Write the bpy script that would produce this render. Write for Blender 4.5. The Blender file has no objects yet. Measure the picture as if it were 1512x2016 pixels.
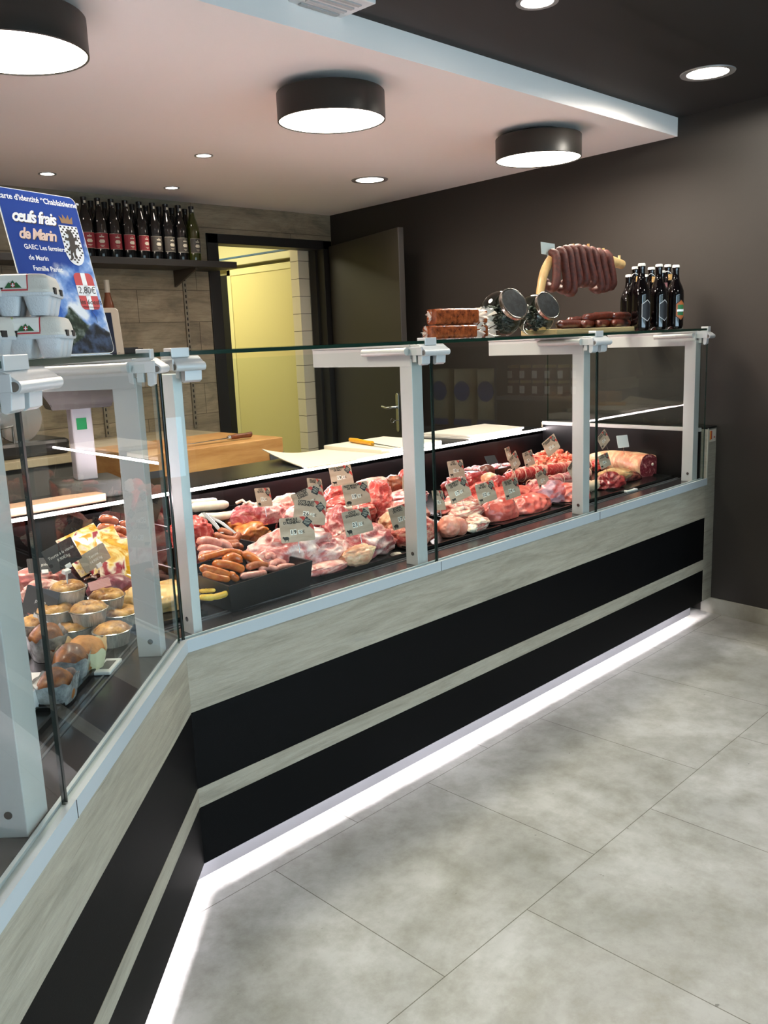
import bpy, bmesh, math, random
from mathutils import Vector, Matrix, noise
PI = math.pi
C = bpy.context.scene.collection
SC = bpy.context.scene

# ------------------------------------------------------------------ camera model
F_PX = 1721.1652
YAW, PITCH, ROLL = .7847, -.1952, -.04
O = Vector((-1.1163, -1.8357, 1.4196))
CF = Vector((math.cos(YAW)*math.cos(PITCH), math.sin(YAW)*math.cos(PITCH), math.sin(PITCH)))
_R0 = Vector((math.sin(YAW), -math.cos(YAW), 0)); _U0 = _R0.cross(CF)
CR = math.cos(ROLL)*_R0 + math.sin(ROLL)*_U0
CU = -math.sin(ROLL)*_R0 + math.cos(ROLL)*_U0
def ray(px, py): return CF + CR*((px-756)/F_PX) - CU*((py-1008)/F_PX)
def on(px, py, n, c):
    n = Vector(n); d = ray(px, py); t = (c-n.dot(O))/n.dot(d); return O + d*t
def atY(px, py, y): return on(px, py, (0,1,0), y)
def atZ(px, py, z): return on(px, py, (0,0,1), z)
def atX(px, py, x): return on(px, py, (1,0,0), x)
def depth(p): return (Vector(p)-O).dot(CF)
def mpp(p): return depth(p)/F_PX

# counter frame: right run along +X from the mitre, left run along LD
A_ = .7613
LD = Vector((-math.cos(A_), -math.sin(A_), 0)); LN = Vector((-math.sin(A_), math.cos(A_), 0))
def Lp(s, d, z=0): return LD*s + LN*d + Vector((0,0,z))
def wallx(y): return 3.0317 + .10890*y

# ------------------------------------------------------------------ materials
def lin(h):
    if isinstance(h, (tuple, list)): return tuple(h) if len(h) == 4 else (*h, 1)
    h = h.lstrip('#'); v = [int(h[i:i+2], 16)/255 for i in (0,2,4)]
    return tuple([(c/12.92 if c <= .04045 else ((c+.055)/1.055)**2.4) for c in v]) + (1,)
_M = {}
def newmat(name):
    m = bpy.data.materials.new(name); m.use_nodes = True
    return m, m.node_tree.nodes, m.node_tree.links, m.node_tree.nodes['Principled BSDF']
def M(name, col, rough=.5, metal=0, emit=0, ecol=None, coat=0, spec=.5, trans=0, ior=1.45, bump=0, bscale=200, sss=0, ssr=None):
    if name in _M: return _M[name]
    m, N, L, P = newmat(name)
    P.inputs['Base Color'].default_value = lin(col)
    P.inputs['Roughness'].default_value = rough
    P.inputs['Metallic'].default_value = metal
    P.inputs['Specular IOR Level'].default_value = spec
    P.inputs['Coat Weight'].default_value = coat
    P.inputs['Transmission Weight'].default_value = trans
    P.inputs['IOR'].default_value = ior
    if sss:
        P.inputs['Subsurface Weight'].default_value = sss
        P.inputs['Subsurface Radius'].default_value = ssr or (.012,.004,.003)
        P.inputs['Subsurface Scale'].default_value = .5
    if emit:
        P.inputs['Emission Color'].default_value = lin(ecol or col)
        P.inputs['Emission Strength'].default_value = emit
    if bump:
        t = N.new('ShaderNodeTexNoise'); t.inputs['Scale'].default_value = bscale; t.inputs['Detail'].default_value = 4
        tc = N.new('ShaderNodeTexCoord'); L.new(tc.outputs['Object'], t.inputs['Vector'])
        b = N.new('ShaderNodeBump'); b.inputs['Strength'].default_value = bump; b.inputs['Distance'].default_value = .002
        L.new(t.outputs['Fac'], b.inputs['Height']); L.new(b.outputs['Normal'], P.inputs['Normal'])
    _M[name] = m; return m
def ramp(N, stops, interp='LINEAR'):
    r = N.new('ShaderNodeValToRGB'); e = r.color_ramp.elements; r.color_ramp.interpolation = interp
    while len(e) < len(stops): e.new(.5)
    for i, (p, c) in enumerate(stops): e[i].position = p; e[i].color = lin(c)
    return r
def tex(N, L, kind, scale, stretch=(1,1,1), rot=(0,0,0), loc=(0,0,0), coord='Object', **kw):
    tc = N.new('ShaderNodeTexCoord'); mp = N.new('ShaderNodeMapping')
    mp.inputs['Scale'].default_value = stretch; mp.inputs['Rotation'].default_value = rot; mp.inputs['Location'].default_value = loc
    L.new(tc.outputs[coord], mp.inputs['Vector'])
    t = N.new('ShaderNodeTex'+kind); L.new(mp.outputs['Vector'], t.inputs['Vector'])
    if 'Scale' in t.inputs: t.inputs['Scale'].default_value = scale
    for k, v in kw.items():
        k = k.replace('_', ' ')
        if k in t.inputs: t.inputs[k].default_value = v
        else: setattr(t, k.replace(' ', '_'), v)
    return t
def mixc(N, L, a, b, fac, blend='MIX'):
    m = N.new('ShaderNodeMix'); m.data_type = 'RGBA'; m.blend_type = blend
    for sock, v in ((m.inputs[6], a), (m.inputs[7], b), (m.inputs[0], fac)):
        if hasattr(v, 'is_linked') or hasattr(v, 'links'): L.new(v, sock)
        elif isinstance(v, (int, float)): sock.default_value = v
        else: sock.default_value = lin(v)
    return m.outputs[2]
def bumpto(N, L, P, h, strength=.3, dist=.002):
    b = N.new('ShaderNodeBump'); b.inputs['Strength'].default_value = strength; b.inputs['Distance'].default_value = dist
    L.new(h, b.inputs['Height']); L.new(b.outputs['Normal'], P.inputs['Normal'])

def glass_mat(name='clear_glass', tint='#f4faf7', f0=.045, gain=.9):
    if name in _M: return _M[name]
    m, N, L, P = newmat(name); N.remove(P); out = N['Material Output']
    tr = N.new('ShaderNodeBsdfTransparent'); tr.inputs['Color'].default_value = lin(tint)
    gl = N.new('ShaderNodeBsdfGlossy'); gl.inputs['Roughness'].default_value = 0.0
    lw = N.new('ShaderNodeLayerWeight'); lw.inputs['Blend'].default_value = .5
    pw = N.new('ShaderNodeMath'); pw.operation = 'POWER'; pw.inputs[1].default_value = 5
    L.new(lw.outputs['Facing'], pw.inputs[0])
    ma = N.new('ShaderNodeMath'); ma.operation = 'MULTIPLY_ADD'; ma.inputs[1].default_value = gain; ma.inputs[2].default_value = f0
    L.new(pw.outputs[0], ma.inputs[0])
    mx = N.new('ShaderNodeMixShader'); L.new(ma.outputs[0], mx.inputs[0]); L.new(tr.outputs[0], mx.inputs[1]); L.new(gl.outputs[0], mx.inputs[2])
    L.new(mx.outputs[0], out.inputs['Surface']); _M[name] = m; return m

def wood_pale(rot=0, name='pale_wood'):
    if name in _M: return _M[name]
    m, N, L, P = newmat(name)
    t1 = tex(N, L, 'Noise', 7, (.35, .35, 3.2), (0,0,rot), Detail=8, Roughness=.62, Distortion=1.1)
    t2 = tex(N, L, 'Noise', 75, (.16, .16, 1.6), (0,0,rot), Detail=6, Roughness=.75)
    t3 = tex(N, L, 'Noise', 14, (.10, .10, 4.5), (0,0,rot), Detail=3, Distortion=3.)
    r1 = ramp(N, [(.28,'#837d6f'), (.45,'#979080'), (.6,'#a29b8b'), (.78,'#979285')])
    L.new(t1.outputs['Fac'], r1.inputs[0])
    r2 = ramp(N, [(.35,'#8a897f'), (.6,'#ffffff')]); L.new(t2.outputs['Fac'], r2.inputs[0])
    c = mixc(N, L, r1.outputs[0], r2.outputs[0], .22, 'MULTIPLY')
    r3 = ramp(N, [(.25,'#6d6756'), (.31,'#ffffff')]); L.new(t3.outputs['Fac'], r3.inputs[0])
    c = mixc(N, L, c, r3.outputs[0], .4, 'MULTIPLY')
    L.new(c, P.inputs['Base Color']); P.inputs['Roughness'].default_value = .55
    bumpto(N, L, P, t2.outputs['Fac'], .6, .003)
    _M[name] = m; return m

def floor_mat():
    m, N, L, P = newmat('concrete_tile')
    t1 = tex(N, L, 'Noise', 1.6, Detail=9, Roughness=.62, Distortion=.4)
    t2 = tex(N, L, 'Noise', 9, Detail=8, Roughness=.7)
    t3 = tex(N, L, 'Noise', 45, Detail=3)
    r1 = ramp(N, [(.32,'#8b8982'), (.5,'#a9a7a1'), (.66,'#c0beba')]); L.new(t1.outputs['Fac'], r1.inputs[0])
    r2 = ramp(N, [(.32,'#c2bfb3'), (.6,'#ffffff')]); L.new(t2.outputs['Fac'], r2.inputs[0])
    c = mixc(N, L, r1.outputs[0], r2.outputs[0], .7, 'MULTIPLY')
    r3 = ramp(N, [(.235,'#4c463a'), (.27,'#ffffff')]); L.new(t3.outputs['Fac'], r3.inputs[0])
    c = mixc(N, L, c, r3.outputs[0], .6, 'MULTIPLY')
    br = tex(N, L, 'Brick', 1.0, loc=(-.179+.633*8, .028+.62*8, 0), Mortar_Size=.0016, Mortar_Smooth=.1, Brick_Width=.633, Row_Height=.62,
             offset=.5, Color1='#ffffff', Color2='#ffffff', Mortar='#7d7b72') if False else None
    tc = N.new('ShaderNodeTexCoord'); mp = N.new('ShaderNodeMapping'); mp.inputs['Location'].default_value = (-.179+.633*8, .022+.62*8, 0)
    L.new(tc.outputs['Object'], mp.inputs['Vector'])
    b = N.new('ShaderNodeTexBrick'); b.offset = .5; L.new(mp.outputs[0], b.inputs['Vector'])
    b.inputs['Scale'].default_value = 1; b.inputs['Mortar Size'].default_value = .0014; b.inputs['Mortar Smooth'].default_value = .2
    b.inputs['Brick Width'].default_value = .633; b.inputs['Row Height'].default_value = .615
    b.inputs['Color1'].default_value = (1,1,1,1); b.inputs['Color2'].default_value = (.93,.93,.92,1); b.inputs['Mortar'].default_value = lin('#9a978b')
    c = mixc(N, L, c, b.outputs['Color'], 1., 'MULTIPLY')
    L.new(c, P.inputs['Base Color']); P.inputs['Roughness'].default_value = .38
    rr = ramp(N, [(.3,(.34,.34,.34)), (.7,(.5,.5,.5))]); L.new(t2.outputs['Fac'], rr.inputs[0]); L.new(rr.outputs[0], P.inputs['Roughness'])
    bumpto(N, L, P, t2.outputs['Fac'], .08, .003)
    return m

def clad_mat():
    m, N, L, P = newmat('weathered_wall_cladding')
    t1 = tex(N, L, 'Noise', 3, (1, 1, 2.2), Detail=9, Roughness=.65, Distortion=.6)
    t2 = tex(N, L, 'Noise', 14, (.3, 1, 4), Detail=6, Roughness=.7, Distortion=1.5)
    r1 = ramp(N, [(.3,'#6f6453'), (.5,'#93866f'), (.7,'#a99c84')]); L.new(t1.outputs['Fac'], r1.inputs[0])
    r2 = ramp(N, [(.3,'#6b5f4d'), (.55,'#ffffff')]); L.new(t2.outputs['Fac'], r2.inputs[0])
    c = mixc(N, L, r1.outputs[0], r2.outputs[0], .35, 'MULTIPLY')
    tc = N.new('ShaderNodeTexCoord'); mp = N.new('ShaderNodeMapping'); mp.inputs['Rotation'].default_value = (-PI/2,0,0)
    mp.inputs['Location'].default_value = (.3, 0, 0)
    L.new(tc.outputs['Object'], mp.inputs['Vector'])
    b = N.new('ShaderNodeTexBrick'); b.offset = .35; L.new(mp.outputs[0], b.inputs['Vector'])
    b.inputs['Scale'].default_value = 1; b.inputs['Mortar Size'].default_value = .0022
    b.inputs['Brick Width'].default_value = 1.24; b.inputs['Row Height'].default_value = .197
    b.inputs['Color1'].default_value = (1,1,1,1); b.inputs['Color2'].default_value = (.8,.8,.8,1); b.inputs['Mortar'].default_value = (.35,.33,.3,1)
    c = mixc(N, L, c, b.outputs['Color'], 1., 'MULTIPLY')
    L.new(c, P.inputs['Base Color']); P.inputs['Roughness'].default_value = .7
    bumpto(N, L, P, t2.outputs['Fac'], .2, .003)
    return m

def meat_mat(name, lean, fat, lo=.5, hi=.62, scale=9, stretch=(1,1,1), fine=.35, rough=.32, dark=None, sss=.12, wave=False):
    if name in _M: return _M[name]
    m, N, L, P = newmat(name)
    t1 = tex(N, L, 'Noise', scale, stretch, Detail=7, Roughness=.6, Distortion=1.6)
    t2 = tex(N, L, 'Noise', scale*5, stretch, Detail=4, Roughness=.6, Distortion=.8)
    r1 = ramp(N, [(lo, lean), (hi, fat)]); L.new(t1.outputs['Fac'], r1.inputs[0])
    r2 = ramp(N, [(.35, dark or lean), (.6, '#ffffff')]); L.new(t2.outputs['Fac'], r2.inputs[0])
    c = mixc(N, L, r1.outputs[0], r2.outputs[0], fine, 'MULTIPLY')
    r3 = ramp(N, [(.56, '#000000'), (.66, '#ffffff')]); L.new(t2.outputs['Fac'], r3.inputs[0])
    f = N.new('ShaderNodeMath'); f.operation = 'MULTIPLY'; f.inputs[1].default_value = .45; L.new(r3.outputs[0], f.inputs[0])
    c = mixc(N, L, c, fat, f.outputs[0])
    L.new(c, P.inputs['Base Color']); P.inputs['Roughness'].default_value = rough
    P.inputs['Subsurface Weight'].default_value = sss; P.inputs['Subsurface Radius'].default_value = (.012,.004,.003); P.inputs['Subsurface Scale'].default_value = .4
    P.inputs['Coat Weight'].default_value = .25; P.inputs['Coat Roughness'].default_value = .2
    bumpto(N, L, P, t2.outputs['Fac'], .45, .003)
    _M[name] = m; return m

def speck_mat(name, a, b, scale=60, lo=.4, hi=.65, rough=.6, bump=.4, coat=0, metal=0, stretch=(1,1,1), sss=0):
    if name in _M: return _M[name]
    m, N, L, P = newmat(name)
    t = tex(N, L, 'Noise', scale, stretch, Detail=6, Roughness=.65)
    r = ramp(N, [(lo, a), (hi, b)]); L.new(t.outputs['Fac'], r.inputs[0]); L.new(r.outputs[0], P.inputs['Base Color'])
    P.inputs['Roughness'].default_value = rough; P.inputs['Coat Weight'].default_value = coat; P.inputs['Metallic'].default_value = metal
    if sss:
        P.inputs['Subsurface Weight'].default_value = sss; P.inputs['Subsurface Radius'].default_value = (.01,.004,.003)
        P.inputs['Subsurface Scale'].default_value = .4
    if bump: bumpto(N, L, P, t.outputs['Fac'], bump, .003)
    _M[name] = m; return m

# ------------------------------------------------------------------ mesh building
class MB:
    """collects shapes (world or local coordinates) for ONE mesh object"""
    def __init__(s): s.bm = bmesh.new(); s.mats = []; s.cur = 0
    def use(s, m):
        if m not in s.mats: s.mats.append(m)
        s.cur = s.mats.index(m); return s
    def _fin(s, faces, smooth=False):
        for f in faces: f.material_index = s.cur; f.smooth = smooth
    def box(s, x0, x1, y0, y1, z0, z1, mat=None, bev=0, seg=2):
        b = bmesh.new()
        vs = [b.verts.new((x,y,z)) for z in (z0,z1) for y in (y0,y1) for x in (x0,x1)]
        for q in ((0,2,3,1),(4,5,7,6),(0,1,5,4),(2,6,7,3),(0,4,6,2),(1,3,7,5)): b.faces.new([vs[i] for i in q])
        if bev: bmesh.ops.bevel(b, geom=list(b.edges), offset=bev, segments=seg, affect='EDGES', profile=.5)
        s.merge(b, mat); return s
    def merge(s, b, mat=None, smooth=None):
        if mat is not None: b.transform(mat)
        mp = {}
        for v in b.verts: mp[v] = s.bm.verts.new(v.co)
        for f in b.faces:
            try: g = s.bm.faces.new([mp[v] for v in f.verts])
            except ValueError: continue
            g.material_index = s.cur; g.smooth = f.smooth if smooth is None else smooth
        b.free(); return s
    def prism(s, pts, z0, z1, mat=None, bev=0):
        """polygon pts (x,y) extruded in z; mat maps it elsewhere"""
        b = bmesh.new(); n = len(pts)
        lo = [b.verts.new((p[0],p[1],z0)) for p in pts]; hi = [b.verts.new((p[0],p[1],z1)) for p in pts]
        b.faces.new(lo[::-1]); b.faces.new(hi)
        for i in range(n): b.faces.new((lo[i], lo[(i+1)%n], hi[(i+1)%n], hi[i]))
        bmesh.ops.recalc_face_normals(b, faces=b.faces)
        if bev: bmesh.ops.bevel(b, geom=list(b.edges), offset=bev, segments=2, affect='EDGES', profile=.5)
        s.merge(b, mat); return s
    def poly(s, pts, mat=None):
        vs = [s.bm.verts.new((mat @ Vector(p)) if mat else p) for p in pts]
        f = s.bm.faces.new(vs); f.material_index = s.cur; return s
    def cyl(s, a, b, r, r2=None, n=20, cap=True, smooth=True):
        a = Vector(a); b = Vector(b); r2 = r if r2 is None else r2; d = (b-a).normalized()
        u = d.orthogonal().normalized(); w = d.cross(u)
        A = [s.bm.verts.new(a+(u*math.cos(t)+w*math.sin(t))*r) for t in [2*PI*i/n for i in range(n)]]
        B = [s.bm.verts.new(b+(u*math.cos(t)+w*math.sin(t))*r2) for t in [2*PI*i/n for i in range(n)]]
        for i in range(n):
            f = s.bm.faces.new((A[i],A[(i+1)%n],B[(i+1)%n],B[i])); f.smooth = smooth; f.material_index = s.cur
        if cap:
            for q in (A[::-1], B): f = s.bm.faces.new(q); f.material_index = s.cur
        return s
    def tube(s, pts, rad, n=12, flat=1., up=None, round_ends=False):
        P_ = [Vector(p) for p in pts]; k = len(P_)
        if not hasattr(rad, '__len__'): rad = [rad]*k
        rings = []; pu = Vector(up) if up else None
        for i in range(k):
            t = (P_[min(i+1,k-1)]-P_[max(i-1,0)])
            t = t.normalized() if t.length > 1e-9 else Vector((1,0,0))
            if pu is None: pu = t.orthogonal()
            u = (pu - t*pu.dot(t)); u = u.normalized() if u.length > 1e-6 else t.orthogonal().normalized()
            if up is None: pu = u
            w = t.cross(u)
            rings.append([s.bm.verts.new(P_[i]+(u*math.cos(a)*flat+w*math.sin(a))*rad[i]) for a in [2*PI*j/n for j in range(n)]])
        for a, b in zip(rings, rings[1:]):
            for j in range(n):
                f = s.bm.faces.new((a[j],a[(j+1)%n],b[(j+1)%n],b[j])); f.smooth = True; f.material_index = s.cur
        for q in (rings[0][::-1], rings[-1]): f = s.bm.faces.new(q); f.smooth = True; f.material_index = s.cur
        return s
    def lathe(s, prof, n=32, c=(0,0,0), mat=None, closed=False):
        """prof list of (r,z); material switch via tuples (r,z,mat)"""
        b = bmesh.new(); rings = []
        for q in prof:
            r, z = q[0], q[1]
            rings.append([b.verts.new((c[0]+r*math.cos(2*PI*j/n), c[1]+r*math.sin(2*PI*j/n), c[2]+z)) for j in range(n)] if r > 1e-6 else [b.verts.new((c[0],c[1],c[2]+z))])
        for a, d in zip(rings, rings[1:]):
            for j in range(n):
                k = (j+1)%n
                if len(a) == 1 and len(d) == 1: continue
                if len(a) == 1: f = b.faces.new((a[0], d[j], d[k]))
                elif len(d) == 1: f = b.faces.new((a[j], a[k], d[0]))
                else: f = b.faces.new((a[j],a[k],d[k],d[j]))
                f.smooth = True
        bmesh.ops.recalc_face_normals(b, faces=b.faces)
        s.merge(b, mat); return s
    def ball(s, c, r, sub=2, mat=None):
        b = bmesh.new(); bmesh.ops.create_icosphere(b, subdivisions=sub, radius=1)
        r = r if hasattr(r, '__len__') else (r,r,r)
        b.transform(Matrix.Translation(c) @ Matrix.Diagonal((*r,1)))
        for f in b.faces: f.smooth = True
        s.merge(b, mat); return s
    def build(s, name, mat=None, parent=None, recalc=False, sharp=True, local=False):
        if recalc: bmesh.ops.recalc_face_normals(s.bm, faces=s.bm.faces)
        me = bpy.data.meshes.new(name)
        if parent is not None and not local:
            off = Vector((0,0,0)); q = parent
            while q is not None: off += q.location; q = q.parent
            s.bm.transform(Matrix.Translation(-off))
        s.bm.to_mesh(me); s.bm.free()
        for m in (s.mats or ([mat] if mat else [])): me.materials.append(m)
        if s.mats and mat and mat not in s.mats: me.materials.append(mat)
        o = bpy.data.objects.new(name, me); C.objects.link(o)
        if parent is not None: o.parent = parent
        if sharp and any(p.use_smooth for p in me.polygons):
            try: me.set_sharp_from_angle(angle=math.radians(50))
            except Exception: pass
        return o

def tag(o, label=None, cat=None, group=None, kind=None):
    if label: o['label'] = label
    if cat: o['category'] = cat
    if group: o['group'] = group
    if kind: o['kind'] = kind
    return o
def thing(name, label, cat, loc=(0,0,0), group=None):
    o = bpy.data.objects.new(name, None); C.objects.link(o); o.location = loc; o.empty_display_size = .05
    bpy.context.view_layer.update()
    return tag(o, label, cat, group)
def struct(name, mb, mat=None, label=None):
    o = mb.build(name, mat); return tag(o, label, None, None, 'structure')
def solo(name, mb, mat, label, cat, group=None): return tag(mb.build(name, mat), label, cat, group)
def copy_tree(o, parent=None):
    c = o.copy(); C.objects.link(c); c.parent = parent
    for ch in [q for q in o.children]: copy_tree(ch, c)
    return c

_font = None
def text_bm(txt, size=.01, bold=0, shear=0, align='CENTER', spacing=1., ext=.0, line=1.):
    """lettering as a bmesh in the XY plane"""
    cu = bpy.data.curves.new('t', 'FONT'); cu.body = txt; cu.size = size; cu.offset = bold*size; cu.shear = shear
    cu.align_x = align; cu.align_y = 'CENTER'; cu.space_character = spacing; cu.extrude = ext; cu.resolution_u = 3; cu.space_line = line
    ob = bpy.data.objects.new('t', cu)
    me = bpy.data.meshes.new_from_object(ob)
    b = bmesh.new(); b.from_mesh(me); bpy.data.meshes.remove(me); bpy.data.objects.remove(ob); bpy.data.curves.remove(cu)
    return b
def frame_mat(o, u, v, n=None):
    """matrix mapping local XY(Z) to plane at o with axes u (x) and v (y)"""
    u = Vector(u).normalized(); v = Vector(v).normalized(); n = u.cross(v) if n is None else Vector(n)
    return Matrix(((u.x,v.x,n.x,o[0]),(u.y,v.y,n.y,o[1]),(u.z,v.z,n.z,o[2]),(0,0,0,1)))
def T3(x,y,z=0): return Matrix.Translation((x,y,z))
def RZ(a): return Matrix.Rotation(a,4,'Z')
# ------------------------------------------------------------------ common materials
alu = M('brushed_aluminium', '#b4b6b8', .38, .85)
alu_pale = M('pale_satin_aluminium', '#c2c2c2', .45, .35)
white_metal = M('pale_grey_lacquer', '#bfc0bf', .35, 0)
steel = M('steel', '#b5b5b5', .25, 1)
black_panel = M('black_laminate', '#050506', .55, 0, bump=.12, bscale=500, spec=.12)
black_in = M('black_case_lining', '#060607', .35, 0, spec=.3)
black_pl = M('black_plastic', '#0a0b0c', .3, 0)
dark_frame = M('charcoal_paint', '#1d1c1b', .5)
wallpaint = M('dark_wall_paint', '#2b2723', .62, bump=.08, bscale=120)
ceil_dark = M('dark_ceiling_paint', '#211e1c', .7)
ceil_white = M('white_ceiling_paint', '#f0e9e4', .8)
woodp = wood_pale(); woodL = wood_pale(-A_, 'pale_wood_left_run')
glass = glass_mat()
glass_edge = M('green_glass_edge', '#0d2a20', .15, 0, spec=.6)
white_pl = M('white_plastic', '#dcdcdc', .35)
black_ink = M('black_ink', '#14110f', .6)
lamp_on = M('lit_diffuser', '#ffffff', .5, 0, emit=9., ecol='#fff1e0')
lamp_spot2 = M('lit_spot_wide', '#ffffff', .5, 0, emit=60., ecol='#fff4e6')
lamp_spot = M('lit_spot', '#ffffff', .5, 0, emit=16., ecol='#fff2e4')
led_pink = M('lit_led_profile', '#ffffff', .5, 0, emit=62., ecol='#ffeaee')
led_floor = M('lit_led_ribbon', '#ffffff', .5, 0, emit=75., ecol='#fbf6ff')

CZ, CD = 2.312, 2.397        # dropped ceiling underside, dark ceiling
SY = .254                    # its front edge
BY = 3.074                   # back wall
XW0, FY = -3.2, -3.6

# ------------------------------------------------------------------ room shell
m = MB(); m.box(XW0-.2, 4.6, FY-3.0, 6.4, -.12, 0); struct('floor', m, floor_mat(), 'pale grey concrete-look tiled floor')
m = MB(); m.box(XW0-.2, 4.0, FY-.2, 3.2, CD, CD+.1); struct('ceiling', m, ceil_dark, 'dark brown painted ceiling')
m = MB()
m.prism([(XW0, SY), (wallx(SY)-.0, SY), (wallx(BY), BY), (XW0, BY)], CZ, CD); struct('trim_1', m, ceil_white, 'dropped white ceiling panel over the counter')
# right wall (slightly out of square)
m = MB(); m.prism([(wallx(FY), FY), (wallx(FY)+.15, FY), (wallx(BY)+.15, BY), (wallx(BY), BY)], 0, CD); struct('wall_right', m, wallpaint, 'dark brown painted wall')
m = MB(); m.box(XW0-.15, XW0, FY, BY, 0, CD); struct('wall_left', m, M('left_wall_paint', '#8b857b', .7), 'plain wall on the left of the shop')
# back wall with the doorway
DX0, DX1, DZ = 2.277, 3.34, 2.132
m = MB(); m.box(XW0, DX0, BY, BY+.12, 0, CZ); m.box(DX0, wallx(BY)+.15, BY, BY+.12, DZ, CZ); m.box(wallx(BY)-.03, wallx(BY)+.15, BY, BY+.12, 0, DZ)
struct('wall_back', m, clad_mat(), 'back wall clad in weathered grey brown boards')
m = MB(); fw = .085
m.box(DX0, DX0+fw, BY-.012, BY+.13, 0, DZ-.0, bev=.002); m.box(DX1-fw+.02, DX1+.015, BY-.012, BY+.13, 0, DZ, bev=.002); m.box(DX0, DX1+.015, BY-.012, BY+.13, DZ-.06, DZ, bev=.002)
m.box(DX0+fw, DX0+fw+.02, BY+.06, BY+.13, 0, DZ-.06); m.box(DX1-fw, DX1-fw+.02, BY+.06, BY+.13, 0, DZ-.06)
struct('trim_2', m, dark_frame, 'charcoal door frame in the clad back wall')
# room behind the door
cream = M('cream_panel', '#cfc58f', .45); cream2 = M('cream_trim', '#d6cf9e', .4)
back_paint = M('cream_wall_paint', '#d3cda2', .8)
m = MB(); m.box(1.0, 4.3, 6.1, 6.2, 0, 2.6); m.box(1.0, 1.1, BY+.12, 6.1, 0, 2.6); m.box(1.0, 4.3, BY+.12, 6.2, 2.5, 2.6)
struct('wall_1', m, back_paint, 'cream walls and ceiling of the room behind the doorway')
# cold room wall on the right of that room, with its sliding door
m = MB(); m.box(3.42, 3.6, BY+.12, 6.1, 0, 2.5); struct('wall_2', m, back_paint, 'cold room wall behind the doorway')
d2 = thing('door_2', 'cream sliding cold room door seen through the open doorway', 'door', (3.36, 4.0, 0)); d2['kind'] = 'structure'
m = MB(); m.box(3.345, 3.39, 3.32, 4.35, .05, 2.03, bev=.008); m.build('door_panel', cream, d2)
m = MB()
for y0, y1, z0, z1 in ((3.32,3.37,.05,2.03),(4.30,4.35,.05,2.03),(3.32,4.35,1.98,2.03)): m.box(3.338, 3.348, y0, y1, z0, z1, bev=.003)
m.build('edge_trim', cream2, d2)
m = MB(); m.box(3.32, 3.42, 3.24, 5.6, 2.055, 2.11, bev=.004); m.build('sliding_rail', M('rail_cream', '#cfcaa8', .35, .2), d2)
m = MB(); m.box(3.335, 3.42, 3.24, 5.6, 2.115, 2.128); m.build('rail_seal', M('blue_seal', '#3d5f80', .5), d2, )
m = MB(); m.box(3.405, 3.425, 4.38, 5.9, 0, 2.0); struct('trim_3', m, M('painted_gap_shade', '#050506', .8), 'near-black panel painted as the shade of an opening beside the cream cold room door')  # solid slab; the shade of an opening is put into its colour
# tiled end of wall next to the frame
m, N, L, P = newmat('white_wall_tile')
tc = N.new('ShaderNodeTexCoord'); mp = N.new('ShaderNodeMapping'); mp.inputs['Rotation'].default_value = (-PI/2,0,0); mp.inputs['Location'].default_value = (.045,0,0); L.new(tc.outputs['Object'], mp.inputs['Vector'])
b = N.new('ShaderNodeTexBrick'); b.offset = 0; L.new(mp.outputs[0], b.inputs['Vector']); b.inputs['Scale'].default_value = 1
b.inputs['Mortar Size'].default_value = .002; b.inputs['Brick Width'].default_value = .3; b.inputs['Row Height'].default_value = .125
b.inputs['Color1'].default_value = lin('#d8cfb8'); b.inputs['Color2'].default_value = lin('#d8cfb8'); b.inputs['Mortar'].default_value = lin('#5b5648')
L.new(b.outputs['Color'], P.inputs['Base Color']); P.inputs['Roughness'].default_value = .25; tilem = m
m = MB(); m.box(3.155, 3.262, BY+.135, BY+.16, 0, 2.12); m.box(3.16, 3.2, BY+.16, BY+.23, 0, 2.12); struct('trim_4', m, tilem, 'narrow strip of pale tiles inside the doorway')
# dark door standing open
H = Vector((3.315, 3.05, 0)); Tp = Vector((2.957, 2.015, 0)); du = (Tp-H).normalized(); dn = Vector((-du.y, du.x, 0))*-1
if dn.x > 0: dn = -dn
door = thing('door_1', 'dark door standing open against the right wall', 'door', H); door['kind'] = 'structure'
W_ = (Tp-H).length
fm = frame_mat(H, du, dn, Vector((0,0,1)))
m = MB(); m.box(0, W_, -.04, 0, .01, 2.09, fm, bev=.003); m.build('door_leaf', M('dark_door_lacquer', '#2b2723', .45), door)
m = MB(); m.box(W_-.0005, W_+.002, -.032, -.008, .82, 1.09, fm, bev=.0008); 
m.use(M('lock_plate_slots', '#33312b', .5)); m.box(W_+.001, W_+.006, -.026, -.014, .985, 1.01, fm); m.box(W_+.001, W_+.003, -.025, -.015, .88, .91, fm)
m.mats[0:0] = []; o = m.build('lock_plate', M('pale_brass', '#c9c196', .3, .6), door)
o.data.materials.clear(); o.data.materials.append(M('lock_plate_slots', '', .5)); o.data.materials.append(M('pale_brass', '', .3))
for i, p_ in enumerate(o.data.polygons): p_.material_index = 1
m = MB(); m.prism([(-.02+.02*math.cos(a)*1.0, .95+(.105 if math.sin(a) > 0 else -.105)+.02*math.sin(a)) for a in [2*PI*i/20 for i in range(20)]], 0, .008, frame_mat(H+du*(W_-.06)+dn*.0, du, Vector((0,0,1)), dn), bev=.0015)
hp = m.build('handle_plate', steel, door)
m = MB(); hx = H+du*(W_-.08)
m.tube([hx+Vector((0,0,.985))+dn*.0, hx+Vector((0,0,.985))+dn*.045, hx+Vector((0,0,.983))+dn*.055-du*.012, hx+Vector((0,0,.98))+dn*.055-du*.06, hx+Vector((0,0,.985))+dn*.055-du*.12], .009, 12); m.build('lever_handle', steel, door)
m = MB(); m.cyl(hx+Vector((0,0,.90)), hx+Vector((0,0,.90))+dn*.035, .003, n=8)
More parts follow.
